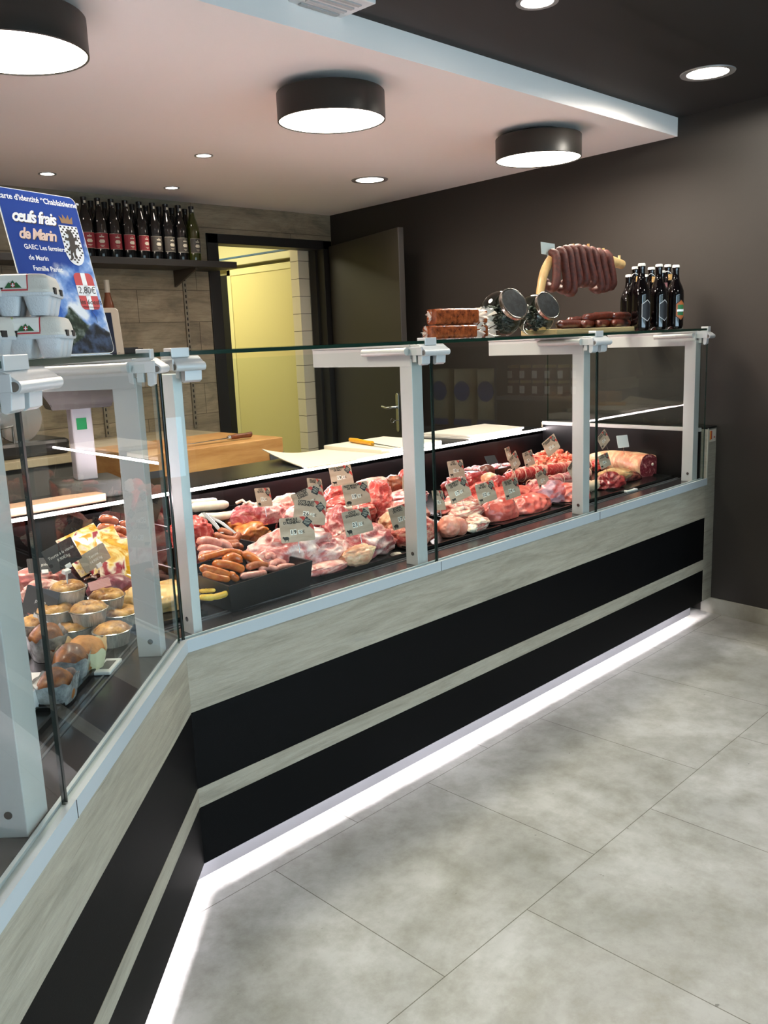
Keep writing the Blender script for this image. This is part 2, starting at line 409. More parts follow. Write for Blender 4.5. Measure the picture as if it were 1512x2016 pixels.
kc = hx+Vector((0,0,.90))+dn*.045
m.tube([kc+dn*.012*math.cos(a)+Vector((0,0,.014*math.sin(a))) for a in [2*PI*i/16 for i in range(17)]], .0022, 6); m.build('key', steel, door)
# baseboard on the right wall
m = MB(); n_ = .012
m.prism([(wallx(FY)-n_, FY), (wallx(FY), FY), (wallx(.05), .05), (wallx(.05)-n_, .05)], 0, .078, bev=.001)
struct('baseboard_right', m, speck_mat('baseboard_tile', '#8f8b7c', '#aaa79b', 6, .3, .7, .45, .05), 'pale tile baseboard along the dark right wall')
# shop front behind the camera: wall with a wide window
wx0, wx1 = -1.9, 2.45
m = MB(); m.box(XW0-.15, wx0, FY-.15, FY, 0, CD); m.box(wx1, wallx(FY)+.2, FY-.15, FY, 0, CD); m.box(wx0, wx1, FY-.15, FY, 2.2, CD); m.box(wx0, wx1, FY-.15, FY, 0, .12)
struct('wall_front', m, M('front_wall_paint', '#8f8a80', .7), 'shop front wall around the window')
wn = thing('window_1', 'shop window behind the viewer', 'window', ((wx0+wx1)/2, FY, 0)); wn['kind'] = 'structure'
m = MB()
for x in (wx0, -.45, 1.0, wx1-.06): m.box(x, x+.06, FY-.1, FY-.04, .12, 2.2, bev=.003)
m.box(wx0, wx1, FY-.1, FY-.04, .12, .18); m.box(wx0, wx1, FY-.1, FY-.04, 2.14, 2.2); m.build('window_frame', M('window_frame_white', '#c8ccd0', .4), wn)
m = MB(); m.box(wx0+.03, wx1-.03, FY-.074, FY-.068, .15, 2.17); m.build('pane', glass, wn)
m = MB(); m.box(-9, 9, -14.2, -14, 0, 3.4); struct('wall_3', m, speck_mat('street_facade', '#8d8a84', '#a6a49c', 3, .3, .7, .8, 0), 'plain facade across the street')
# ------------------------------------------------------------------ ceiling lights
def drum(x, y, first=None, label=''):
    t = thing('drum_lamp', label, 'ceiling lamp', (x, y, CZ), 'drum lamps on the dropped ceiling')
    r = .193
    m = MB(); m.lathe([(r-.004,-.122),(r,-.120),(r,-.028),(r-.003,-.025),(.10,-.025),(.10,0),(0,0)], 64, (x,y,CZ)); m.build('shade', M('black_lamp_metal', '#26231f', .4, .2), t)
    m = MB(); m.lathe([(0,-.1195),(r-.012,-.1195),(r-.005,-.1175)], 64, (x,y,CZ)); m.build('diffuser', lamp_on, t)
    return t
drum(1.16, .623, label='black drum ceiling lamp in the middle, nearest the centre of the picture')
drum(2.40, .594, label='black drum ceiling lamp nearest the right wall')
drum(-.006, .583, label='black drum ceiling lamp cut by the left edge')
drum(-1.21, .56, label='added black drum ceiling lamp, unseen beyond the left edge, over the near end of the left run')  # unseen drum, added as a fixture for the extra light there
def spot(x, y, z, r, label, g):
    t = thing('spot_light', label, 'spotlight', (x, y, z), g)
    m = MB(); m.lathe([(r*.74,.0),(r*.76,-.003),(r*.98,-.004),(r,0)], 40, (x,y,z)); m.build('ring', M('spot_ring', '#9b9a98', .35, .4), t)
    m = MB(); m.lathe([(0,-.0025),(r*.5,-.0028),(r*.76,-.001)], 40, (x,y,z)); m.build('diffuser', lamp_spot2 if z > CZ+.01 else lamp_spot, t)
g = 'recessed spotlights'
spot(1.458, 1.854, CZ, .045, 'small recessed spotlight in the white ceiling, alone left of the middle drum lamp', g)
spot(1.058, 2.66, CZ, .045, 'small recessed spotlight above the blue poster', g)
spot(1.799, 2.679, CZ, .045, 'small recessed spotlight above the wine bottles', g)
spot(2.598, 1.881, CZ, .105, 'wide recessed light in the white ceiling near the open door', g)
spot(2.452, -.17, CD, .105, 'wide recessed light in the dark ceiling near the right wall', g)
spot(1.285, -.175, CD, .065, 'recessed light in the dark ceiling cut by the top edge', g)
spot(.3, -1.6, CD, .085, 'added, unseen recessed light in the dark ceiling over the customer floor, near the left run', g)  # this and the next spots are unseen, added to house extra lights
spot(1.9, -1.6, CD, .085, 'added, unseen recessed light in the dark ceiling over the customer floor, towards the right wall', g)
spot(-1.8, -2.2, CD, .085, 'added, unseen recessed light in the dark ceiling behind the viewer, left', g)
t = thing('ceiling_vent', 'square white air vent in the dark ceiling at the top edge', 'vent', (.80, .02, CD))
pc = atZ(741, 8, CD-.02); m = MB(); m.box(pc.x-.21, pc.x-.0, pc.y-.0, pc.y+.21, CD-.02, CD, bev=.004); m.build('frame', white_pl, t)
m = MB()
for i in range(5): m.box(pc.x-.18, pc.x-.03, pc.y+.03+i*.032, pc.y+.045+i*.032, CD-.024, CD-.018)
m.build('slat', M('vent_slat', '#a9a9a8', .4), t)

# ------------------------------------------------------------------ shelf with wine
sh = thing('wall_shelf', 'dark wall shelf carrying two rows of wine bottles', 'shelf', (1.3, 2.95, 1.92))
m = MB(); m.box(.35, 2.30, 2.79, BY-.002, 1.892, 1.93, bev=.002); m.build('board', M('dark_shelf_board', '#262422', .5), sh)
for x in (1.30, 2.02):
    m = MB(); m.prism([(BY-.004, 1.892), (BY-.25, 1.892), (BY-.25, 1.880), (BY-.03, 1.80), (BY-.004, 1.79)], -.008, .008, frame_mat((x,0,0),(0,1,0),(0,0,1)), bev=.001); m.build('bracket', M('shelf_bracket', '#4a443c', .5, .3), sh)
m = MB(); q_ = atY(271, 676, 2.80); m.box(-.6, q_.x, 2.80, BY-.002, 1.395, 1.43, bev=.002)
sh2 = thing('wall_shelf', 'lower dark wall shelf, its end peeking out right of the scale screen', 'shelf', (0, 2.95, 1.41)); m.build('board', M('dark_shelf_board', ''), sh2)
def slotted(x, z0, z1, label):
    t = thing('slotted_upright', label, 'shelf upright', (x, BY, z0), 'slotted wall uprights')
    m = MB(); m.box(x-.013, x+.013, BY-.012, BY-.001, z0, z1, bev=.001); m.build('channel', M('upright_channel', '#857c6b', .45, .4), t)
    m = MB(); z = z0+.02
    while z < z1-.02: m.box(x-.004, x+.004, BY-.0135, BY-.011, z, z+.018); z += .035
    m.build('slot', black_ink, t)
slotted(2.085, .9, 1.89, 'slotted metal upright on the clad wall beside the door frame')
slotted(1.46, .9, 1.89, 'slotted metal upright on the clad wall behind the scale')

def wine(label_mat, glass_m, cap_m, name='wine_bottle'):
    t = thing(name, 'x', 'bottle', (0,0,0))
    m = MB(); m.lathe([(0,.004),(.03,0),(.0395,.004),(.0405,.02),(.0405,.17),(.0385,.195),(.030,.225),(.0195,.255),(.0155,.275),(.0142,.305),(.0158,.308),(.0158,.316),(.0135,.318),(0,.318)], 28); m.build('glass_body', glass_m, t)
    m = MB(); m.lathe([(.0163,.262),(.0152,.28),(.0149,.305),(.0167,.307),(.0167,.3195),(.0,.3205)], 24); m.build('capsule', cap_m, t)
    # label wraps the front half, facing -Y
    m = MB(); n = 14; m.use(label_mat)
    for i in range(n):
        a0, a1 = [-PI/2 + (-1.15+2.3*k/n) for k in (i, i+1)]
        m.poly([(.041*math.cos(a0),.041*math.sin(a0),.045),(.041*math.cos(a1),.041*math.sin(a1),.045),(.041*math.cos(a1),.041*math.sin(a1),.13),(.041*math.cos(a0),.041*math.sin(a0),.13)])
    pale = M('label_print', '#b9b3a2', .6); m.use(pale)
    def arc_rect(x0, x1, z0, z1, n=4):
        for i in range(n):
            a0, a1 = [-PI/2 + (x0+(x1-x0)*k/n)/.0414 for k in (i,i+1)]
            m.poly([(.0414*math.cos(a0),.0414*math.sin(a0),z0),(.0414*math.cos(a1),.0414*math.sin(a1),z0),(.0414*math.cos(a1),.0414*math.sin(a1),z1),(.0414*math.cos(a0),.0414*math.sin(a0),z1)])
    arc_rect(-.013,.013,.106,.112); arc_rect(-.003,.003,.115,.119); arc_rect(-.012,.012,.076,.094); arc_rect(-.016,.016,.080,.089); arc_rect(-.012,.012,.062,.0645); arc_rect(-.007,.007,.056,.058)
    arc_rect(-.045,.045,.0455,.0467,10); arc_rect(-.045,.045,.1285,.1297,10)
    m.build('paper_label', label_mat, t)
    m = MB(); m.use(pale); 
    m.poly([(-.006,-.0158,.286),(.006,-.0158,.286),(.006,-.0163,.300),(-.006,-.0163,.300)]); m.build('neck_seal', pale, t)
    return t
dk_glass = M('dark_bottle_glass', '#07080a', .06, 0, spec=.8); green_glass = M('olive_bottle_glass', '#2b2f0c', .06, 0, spec=.8)
cap_b = M('black_capsule', '#0d0d0d', .35)
red_l = M('wine_red_label', '#7d2029', .6); blk_l = M('charcoal_label', '#3a3631', .6)
proto_r = wine(red_l, dk_glass, cap_b); proto_d = wine(blk_l, dk_glass, cap_b)
for q in proto_d.children:
    pass
gl_front = 'wine bottles in the front row of the wall shelf'; gl_back = 'wine bottles in the back row of the wall shelf'
fx = [atY(p, 515, 2.86).x for p in (176, 203, 229, 256, 283, 308.5, 334, 359, 384)]
ord_ = ['first','second','third','fourth','fifth']
used = {'r': 0, 'd': 0}
for i, x in enumerate(fx):
    k = 'r' if i < 5 else 'd'; pr = proto_r if k == 'r' else proto_d
    o = pr if used[k] == 0 else copy_tree(pr); used[k] += 1
    o.location = (x, 2.86, 1.9305); o.rotation_euler.z = (-.12, -.35, .0, .1, .25, .05, .12, .1, .05)[i]
    o['group'] = gl_front
    if k == 'r':
        o['label'] = ['dark wine bottle with a red label, half hidden behind the blue poster', 'dark wine bottle with a red label, just right of the blue poster', 'dark wine bottle with a red label, middle of the five red ones',
                      'dark wine bottle with a red label, second from the charcoal labels', 'dark wine bottle with a red label, right beside the charcoal labels'][i]
    else:
        o['label'] = ['dark wine bottle with a charcoal label, right beside the red labels', 'dark wine bottle with a charcoal label, second from the red labels', 'dark wine bottle with a charcoal label, second from the shelf end', 'olive green wine bottle with a charcoal label at the shelf end'][i-5]
        if i == 8:
            for q in o.children:
                if q.name.startswith('glass_body'): q.data = q.data.copy(); q.data.materials[0] = green_glass
pb_ = None
fpx = (176, 203, 229, 256, 283, 308.5, 334, 359, 384)
bx = [atY((fpx[i]+fpx[i+1])/2, 515, 2.965).x-.008 for i in range(8)]
for i, x in enumerate(bx):
    if pb_ is None:
        pb_ = thing('wine_bottle', '', 'bottle', (0,0,0))
        m = MB(); m.lathe([(0,.004),(.03,0),(.0395,.004),(.0405,.02),(.0405,.17),(.0385,.195),(.030,.225),(.0195,.255),(.0155,.275),(.0142,.305),(0,.306)], 24); m.build('glass_body', dk_glass, pb_)
        m = MB(); m.lathe([(.0163,.262),(.0152,.28),(.0149,.305),(.0167,.307),(.0167,.3195),(.0,.3205)], 20); m.build('capsule', cap_b, pb_); o = pb_
    else: o = copy_tree(pb_)
    o.location = (x+.008, 2.965, 1.9305); o['group'] = gl_back
    o['label'] = 'dark wine bottle in the back row, ' + ['cap nearest the poster edge','second cap from the poster','behind the middle red label','behind the last two red labels','between red and charcoal labels','behind the first two charcoal labels','second from the shelf end','beside the olive green bottle'][i]
# rosé bottle on the worktop at the back
rose = thing('rose_wine_bottle', 'rosé wine bottle with white capsule behind the poster and scale', 'bottle', (0,0,0))
m = MB(); m.lathe([(0,0),(.038,.0),(.040,.01),(.040,.13),(.037,.16),(.028,.20),(.0175,.235),(.0145,.26),(.014,.30),(0,.301)], 28); m.build('glass_body', M('rose_glass', '#7d4a34', .08, 0, spec=.7), rose)
m = MB(); m.lathe([(.0165,.235),(.0152,.262),(.0152,.305),(0,.306)], 24); m.build('capsule', M('cream_capsule', '#c9c3b4', .5), rose)
pr_ = atY(209, 551, 2.93); rose.location = (pr_.x, 2.93, 1.4305); rose.scale = (1,1,(pr_.z-1.4305)/.306)
# ------------------------------------------------------------------ display counters
XR = 2.93                     # right end of the case
LE = 2.75                     # length of the left run
ZG = 1.400; TG = .010         # glass shelf
ZD = .70                      # ledge / deck
def mit(d): return Vector((-.4001*d, d, 0))
def stripR(mb, d0, d1, z0, z1, xr=XR, x0=None, bev=0):
    a0 = mit(d0).x if x0 is None else x0; a1 = mit(d1).x if x0 is None else x0
    mb.prism([(a0,d0),(xr,d0),(xr,d1),(a1,d1)], z0, z1, bev=bev)
def stripL(mb, d0, d1, z0, z1, s0=None, s1=LE, bev=0):
    if s0 is None: a, b = mit(d0), mit(d1)
    else: a, b = Lp(s0, d0), Lp(s0, d1)
    c, e = Lp(s1, d1), Lp(s1, d0)
    mb.prism([(e.x,e.y),(a.x,a.y),(b.x,b.y),(c.x,c.y)], z0, z1, bev=bev)
cR = thing('display_counter', 'long glass meat display counter reaching the dark right wall', 'display counter', (1.4, .4, 0))
cL = thing('display_counter', 'glass display counter angling towards the viewer on the left, pies inside', 'display counter', (-.9, -.5, 0))
def both(name, d0, d1, z0, z1, mR, mL=None, xr=XR, bev=0, lab=None):
    m = MB(); stripR(m, d0, d1, z0, z1, xr, bev=bev); o = m.build(name, mR, cR)
    m = MB(); stripL(m, d0, d1, z0, z1, bev=bev); p = m.build(name, mL or mR, cL)
    if lab: o['label'] = lab; p['label'] = lab
both('upper_wood_band', 0, .02, .506, .675, woodp, woodL, lab='pale wood band under the metal ledge')
both('wood_stripe', 0, .02, .242, .295, woodp, woodL, lab='narrow pale wood stripe between the black panels')
both('upper_black_panel', .001, .02, .295, .506, black_panel)
both('lower_black_panel', .001, .02, .0805, .242, black_panel)
both('kick_plate', .060, .072, 0, .127, M('kick_tile', '#6f6e70', .5))
both('case_body', .02, .09, .128, .668, black_pl)
# ledge rail: aluminium profile with two bright ridges, glass sits in the groove
for st, cc in ((stripR, cR), (stripL, cL)):
    m = MB(); st(m, -.006, .0035, .668, .7005); st(m, .0035, .018, .668, .6945); st(m, .018, .024, .668, .7005); st(m, .024, .030, .668, .6945); 
    m.build('ledge_rail', M('ledge_aluminium', '#a9b2b6', .4, .15), cc)
    m = MB(); st(m, .0, .90, .640, .686) if False else st(m, .03, .93, .640, .692); m.build('deck', M('dark_deck', '#2b292c', .2, 0, spec=.6), cc)
    m = MB(); st(m, .93, .95, .3, .906); m.build('rear_lining', black_in, cc)
    m = MB(); st(m, .93, 1.28, .875, .906, bev=.002) if cc is cR else st(m, .93, 1.28, .875, .906); m.build('worktop', M('black_stone_top', '#15171a', .3), cc)
    m = MB(); st(m, .915, .925, .896, .9058); m.build('led_strip', led_pink, cc)
    m = MB(); st(m, 1.0, 1.25, .10, .875); m.build('service_cabinet', M('service_cabinet_grey', '#3b3c3d', .5), cc)
    m = MB(); st(m, .030, .044, .120, .1275) ; m.build('plinth_led', led_floor, cc)
# hairline joints in the ledge rail
for x in (.9705, 1.952):
    m = MB(); m.box(x-.0008, x+.0008, -.0066, -.005, .668, .700); m.build('rail_joint', black_ink, cR)
m = MB(); q = Lp(.771, -.006); m.prism([tuple((Lp(.770,-.0066)).xy), tuple(Lp(.7718,-.0066).xy), tuple(Lp(.7718,-.004).xy), tuple(Lp(.770,-.004).xy)], .668, .70); m.build('rail_joint', black_ink, cL)

def pane(cc, p0, p1, z0, z1, t=.006, nrm=None, name='glass_pane'):
    """vertical pane from p0 to p1, clear faces, dark green edges"""
    p0 = Vector(p0); p1 = Vector(p1); u = (p1-p0).normalized(); n = Vector((-u.y, u.x, 0)) * t
    m = MB(); m.use(glass)
    a = [p0, p1]
    m.poly([(p0.x,p0.y,z0),(p1.x,p1.y,z0),(p1.x,p1.y,z1),(p0.x,p0.y,z1)])
    m.use(glass_edge)
    for q in (p0, p1): m.poly([(q.x,q.y,z0),(q.x+n.x,q.y+n.y,z0),(q.x+n.x,q.y+n.y,z1),(q.x,q.y,z1)])
    return m.build(name, glass, cc)
gd = .010
pane(cR, (.006, gd), (.966, gd), .694, 1.386); pane(cR, (.975, gd), (1.947, gd), .694, 1.386); pane(cR, (1.957, gd), (XR-.006, gd), .694, 1.386)
pane(cL, Lp(.767, gd), Lp(.004, gd)+Vector((-.002,0,0)), .694, 1.386); pane(cL, Lp(1.74, gd), Lp(.776, gd), .694, 1.386); pane(cL, Lp(2.7, gd), Lp(1.75, gd), .694, 1.386)
# thin seals at the glass joints
for x in (.9705, 1.952):
    m = MB(); m.box(x-.0035, x+.0035, gd-.001, gd+.006, .70, 1.385); m.build('glass_seal', M('glass_seal_dark', '#0b1412', .3), cR)
m = MB(); m.prism([tuple(Lp(.7685,gd-.001).xy), tuple(Lp(.7765,gd-.001).xy), tuple(Lp(.7765,gd+.006).xy), tuple(Lp(.7685,gd+.006).xy)], .70, 1.385); m.build('glass_seal', M('glass_seal_dark', ''), cL)
m = MB(); m.cyl((0,gd,.70),(0,gd,1.385),.003, n=8); m.build('glass_seal', M('glass_seal_dark', ''), cR)

# glass shelf on top: clear faces and solid green edges
def gshelf(cc, poly):
    m = MB(); m.use(glass); m.poly([(p.x,p.y,ZG+TG) for p in poly]); 
    m.use(glass_edge)
    for i in range(len(poly)):
        a, b_ = poly[i], poly[(i+1)%len(poly)]; m.poly([(a.x,a.y,ZG),(b_.x,b_.y,ZG),(b_.x,b_.y,ZG+TG),(a.x,a.y,ZG+TG)])
    m.build('glass_shelf', glass, cc)
gshelf(cR, [mit(0.0), Vector((XR,0,0)), Vector((XR,.5,0)), mit(.5)])
gshelf(cL, [Lp(LE,0), mit(0.0), mit(.5), Lp(LE,.5)])

def local_frame(cc, at):
    if cc is cR: return frame_mat(Vector((at,0,0)), Vector((1,0,0)), Vector((0,1,0)), Vector((0,0,1)))
    q = Lp(at, 0); return frame_mat(q, -LD, LN, Vector((0,0,1)))
def post(cc, x0, x1, fm, d0=.036, d1=.088, z0=.692, z1=1.356):
    m = MB(); m.box(x0, x1, d0, d1, z0, z1, fm, bev=.0015); o = m.build('post', alu_pale, cc)
    m = MB()
    for z in (.73,):
        a = fm @ Vector((x0+.0004, (d0+d1)/2-.004, z)); b_ = fm @ Vector((x0-.0012, (d0+d1)/2-.004, z)); m.cyl(a, b_, .0065, n=16)
    m.build('screw', steel, o)
def side_rail(cc, x0, x1, fm, d1=.50):
    x0 -= .0015
    m = MB(); m.box(x0, x1, .04, d1, 1.332, 1.392, fm, bev=.001); m.box(x0-.004, x1+.004, .04, d1, 1.392, 1.3995, fm); m.build('shelf_side_rail', alu_pale, cc)
def tube_arm(cc, x, fm, d0=.045, d1=.235):
    m = MB(); m.cyl(fm @ Vector((x,d0,1.379)), fm @ Vector((x,d1,1.377)), .0115, n=20)
    m.cyl(fm @ Vector((x,d0-.004,1.379)), fm @ Vector((x,d0,1.379)), .0122, n=20); m.build('gas_strut', alu_pale, cc)
bk_m = M('pale_bracket_metal', '#c6c9ca', .35, .25)
def bracket(cc, x0, x1, fm, clip=(0,.06), flanges=((0,.035),(.05,.085))):
    """hinge clamp from x0..x1 along the front edge"""
    t = MB()
    prof = [(-.022,1.372),(-.021,1.381),(-.014,1.3865),(.004,1.3985),(.045,1.3985),(.045,1.388),(.0,1.382),(-.008,1.366),(-.016,1.364)]
    F2 = fm @ Matrix(((0,0,1,0),(1,0,0,0),(0,1,0,0),(0,0,0,1)))     # (d,z,x)->(x,d,z)
    t.prism(prof, x0, x1, F2, bev=.001)
    root = t.build('hinge_bracket', bk_m, cc)
    m = MB(); m.cyl(fm @ Vector((x0-.001,-.0145,1.3735)), fm @ Vector((x1+.001,-.0145,1.3735)), .0105, n=24); m.build('hinge_barrel', bk_m, root)
    m = MB(); m.cyl(fm @ Vector((x0-.0022,-.0145,1.3735)), fm @ Vector((x0-.0008,-.0145,1.3735)), .0072, n=20); m.build('hinge_pin', M('pin_steel','#77736d',.4,.8), root)
    m = MB(); m.box(x0+clip[0], x0+clip[1], -.004, .03, 1.396, 1.4185, fm, bev=.0015); m.build('clip', bk_m, root)
    for a, b_ in flanges:
        m = MB(); m.prism([(-.010,1.372),(.0085,1.372),(.0085,1.338),(.002,1.335),(-.007,1.340)], x0+a, x0+b_, F2, bev=.001)
        m.prism([(.0165,1.385),(.032,1.385),(.032,1.345),(.0165,1.345)], x0+a, x0+b_, F2, bev=.001); m.build('clamp_plate', bk_m, root)
    m = MB(); m.box(x0-.004, x0+.0005, -.012, .05, 1.366, 1.392, fm, bev=.001); m.build('end_cap', bk_m, root)
    return root
fR = local_frame(cR, 0)
# right run: joints at 0, .97, 1.952 and the end
post(cR, .050, .076, fR, .036, .098); post(cR, .905, .953, fR) ; post(cR, 1.893, 1.940, fR); 
post(cR, 2.845, 2.895, fR, .03, .085)
for a in (.905, 1.893, 2.86): side_rail(cR, a, a+.02, fR)
tube_arm(cR, .89, fR); tube_arm(cR, 1.88, fR); tube_arm(cR, 2.835, fR)
bracket(cR, .028, .108, fR, (.0,.05), ((.030,.078),))
bracket(cR, .905, 1.020, fR, (.022,.075), ((.0,.038),(.068,.112)))
bracket(cR, 1.885, 2.000, fR, (.03,.085), ((.0,.038),(.062,.105)))
bracket(cR, 2.870, 2.925, fR, (.022,.05), ((.0,.022),))
# left run: local x runs towards the corner
f0 = local_frame(cL, 0); f1 = local_frame(cL, .771)
post(cL, -.088, -.045, f0, .036, .092); side_rail(cL, -.09, -.07, f0); tube_arm(cL, -.105, f0, .05, .27)
bracket(cL, -.093, -.018, f0, (.0,.028), ((.0,.02),))
post(cL, -.095, -.018, f1, .034, .095); side_rail(cL, -.09, -.07, f1); tube_arm(cL, -.11, f1)
bracket(cL, -.065, .092, f1, (.0,.085), ((.0,.045),(.062,.110)))
post(cL, -.99, -.95, f1)
# right end of the case: side glass above a lacquered rail, black lining below, wood end column
m = MB(); m.box(XR-.012, XR, .03, .93, .692, .925); m.build('end_lining', black_in, cR)
m = MB(); m.box(XR-.02, XR, .03, .93, .925, .943, bev=.001); m.build('end_rail', alu_pale, cR)
pane(cR, (XR-.006, .04), (XR-.006, .90), .943, 1.392, name='end_pane')
m = MB(); m.box(2.9306, 3.0285, .0, .95, .0805, .936, bev=.0008); m.build('end_column', woodp, cR)
m = MB(); m.box(2.9306, 3.030, -.0005, .95, .936, .944); m.build('end_column_cap', black_in, cR)
m = MB(); m.box(2.931, 2.939, -.003, .01, .668, .94); m.build('edge_strip', M('pale_edge_strip', '#a9a797', .5), cR)
m = MB(); m.box(2.952, 3.018, -.0012, -.0002, .872, .93); 
o = m.build('sticker', M('sticker_paper', '#d9cfc0', .5), cR)
m = MB(); m.box(2.953, 2.966, -.002, -.001, .882, .925); m.build('orange_patch', M('sticker_orange', '#e08a2a', .5), o)
m = MB(); m.box(2.966, 2.976, -.002, -.001, .885, .925); m.build('red_patch', M('sticker_red', '#b5391f', .5), o)
m = MB(); m.box(2.998, 3.008, -.002, -.001, .888, .896); m.build('red_dot', M('sticker_red', ''), o)
for z, y in ((.775,.30),(.78,.27)):
    pass

# ------------------------------------------------------------------ display trays (low black mats with raised rims)
def flat_tray(name, corners, z, label, h=.014, rim=.006, matl=None, group='low black display trays'):
    """corners (4 world xy) -> shallow tray"""
    cs = [Vector((c[0],c[1],0)) for c in corners]; cen = sum(cs, Vector())/4
    ins = [c + (cen-c).normalized()*rim*1.6 for c in cs]
    m = MB(); m.prism([(c.x,c.y) for c in cs], z, z+.004)
    for i in range(4):
        a, b_, c, d = cs[i], cs[(i+1)%4], ins[(i+1)%4], ins[i]
        m.prism([(a.x,a.y),(b_.x,b_.y),(c.x,c.y),(d.x,d.y)], z+.002, z+h)
    return solo(name, m, matl or M('tray_black', '#0d0e0f', .25), label, 'tray', group)
for i, (x0, x1, lb) in enumerate(((.60,1.02,'low black tray under the lamb joints'),(1.035,1.50,'low black tray under the pork and rolled bacon by the first glass joint'),(1.515,1.98,'low black tray under the veal roasts'),(1.995,2.42,'low black tray with the dark tied beef'),(2.435,2.90,'low black tray at the wall end, under the rib of beef'))):
    flat_tray('display_tray', [(x0,.15),(x1,.15),(x1,.88),(x0,.88)], .692, lb)
flat_tray('display_tray', [tuple(Lp(.74,.16).xy), tuple(Lp(.40,.16).xy), tuple(Lp(.40,.60).xy), tuple(Lp(.74,.60).xy)], .692, 'low black tray under the buns in foil')
flat_tray('display_tray', [tuple(Lp(.39,.16).xy), tuple(Lp(.06,.16).xy), tuple(Lp(.06,.62).xy), tuple(Lp(.39,.62).xy)], .692, 'low black tray under the foil pies')
flat_tray('display_tray', [(-.02,.17),(.17,.15),(.17,.62),(-.10,.62)], .692, 'low black tray under the chicken in the corner')
# thin ribs on the deck in front of the trays
for cc, st in ((cR, stripR), (cL, stripL)):
    m = MB()
    for d in (.118, .136): st(m, d, d+.004, .692, .6945)
    m.build('deck_rib', M('deck_rib', '#55565a', .3), cc)
def deep_tray(corners, z0, z1, label, t=.005):
    cs = [Vector((c[0],c[1],0)) for c in corners]; cen = sum(cs, Vector())/4
    bot = [cen+(c-cen)*.93 for c in cs]
    m = MB(); m.prism([(c.x,c.y) for c in bot], z0, z0+.004)
    b = bmesh.new(); n = 4
    def ring(k, z, base): return [b.verts.new((cen.x+(c.x-cen.x)*k, cen.y+(c.y-cen.y)*k, z)) for c in base]
    r = [ring(1, z0, bot), ring(1, z1, cs), ring(.955, z1, cs), ring(.955, z0+.004, bot)]
    for a, c in zip(r, r[1:]):
        for i in range(4): b.faces.new((a[i],a[(i+1)%4],c[(i+1)%4],c[i]))
    m.merge(b)
    return solo('deep_tray', m, M('deep_tray_black', '#07080a', .35, spec=.35), label, 'tray', 'deep black trays')
DT1 = deep_tray([(.206,.095),(.535,.125),(.528,.336),(.222,.28)], .697, .775, 'deep black tray at the front with orange and pink sausages')
DT2 = deep_tray([(.20,.345),(.56,.355),(.56,.60),(.20,.60)], .697, .785, 'deep black tray with pink sausages, behind the front one')
DT3 = deep_tray([(.44,.62),(.92,.62),(.92,.87),(.44,.87)], .697, .785, 'deep black tray of orange marinated pork below the white sausages')
# ------------------------------------------------------------------ goods on the glass shelf
ZT = ZG+TG+.0005
# --- poster
PX, PY_, PH, PT, PW, PHh = -.0276, .3412, .3017, .226, .2536, .4209
pu = Vector((math.cos(PH), math.sin(PH), 0)); pb = Vector((-math.sin(PH), math.cos(PH), 0))
pv = Vector((0,0,1))*math.cos(PT)+pb*math.sin(PT)
po = Vector((PX, PY_, ZT+.001)) - pu*PW/2
PF = frame_mat(po, pu, pv)       # local x 0..PW, y 0..PHh, z towards the viewer
pos = thing('price_poster', 'blue egg poster with white lettering and a mountain photo, leaning behind egg boxes', 'poster', po)
def rrect(w, h, r, n=6, x0=0, y0=0):
    pts = []
    for cx, cy, a0 in ((w-r,r,-PI/2),(w-r,h-r,0),(r,h-r,PI/2),(r,r,PI)):
        for i in range(n+1): a = a0+PI/2*i/n; pts.append((x0+cx+r*math.cos(a), y0+cy+r*math.sin(a)))
    return pts
m, N, L, P = newmat('poster_print')
# local object coordinates are world minus origin; rebuild plane coords from them
tc = N.new('ShaderNodeTexCoord')
def dotn(v):
    d = N.new('ShaderNodeVectorMath'); d.operation = 'DOT_PRODUCT'; d.inputs[1].default_value = tuple(v); L.new(tc.outputs['Object'], d.inputs[0]); return d.outputs['Value']
cb = N.new('ShaderNodeCombineXYZ'); L.new(dotn(pu), cb.inputs[0]); L.new(dotn(pv), cb.inputs[1])
nz = N.new('ShaderNodeTexNoise'); nz.inputs['Scale'].default_value = 13; nz.inputs['Detail'].default_value = 7; L.new(cb.outputs[0], nz.inputs['Vector'])
def math_(op, a, b=None, c=None):
    q = N.new('ShaderNodeMath'); q.operation = op
    for i, v in enumerate((a,b,c)):
        if v is None: continue
        if isinstance(v, (int,float)): q.inputs[i].default_value = v
        else: L.new(v, q.inputs[i])
    return q.outputs[0]
sp = N.new('ShaderNodeSeparateXYZ'); L.new(cb.outputs[0], sp.inputs[0])
X_, Y_ = sp.outputs[0], sp.outputs[1]
cl = ramp(N, [(.40,'#2f62b8'), (.5,'#7fa4dd'), (.6,'#e6edf6')]); 
cf = math_('ADD', nz.outputs['Fac'], math_('MULTIPLY', math_('SUBTRACT', .18, Y_), .0)); L.new(cf, cl.inputs[0])
# blue field above, clouds below a slanting border
bord = math_('ADD', math_('ADD', Y_, math_('MULTIPLY', X_, -.60)), math_('MULTIPLY', nz.outputs['Fac'], -.10))
bm_ = ramp(N, [(.075,'#000000'), (.10,'#ffffff')]); L.new(bord, bm_.inputs[0])
c1 = mixc(N, L, cl.outputs[0], '#143f94', bm_.outputs[0])
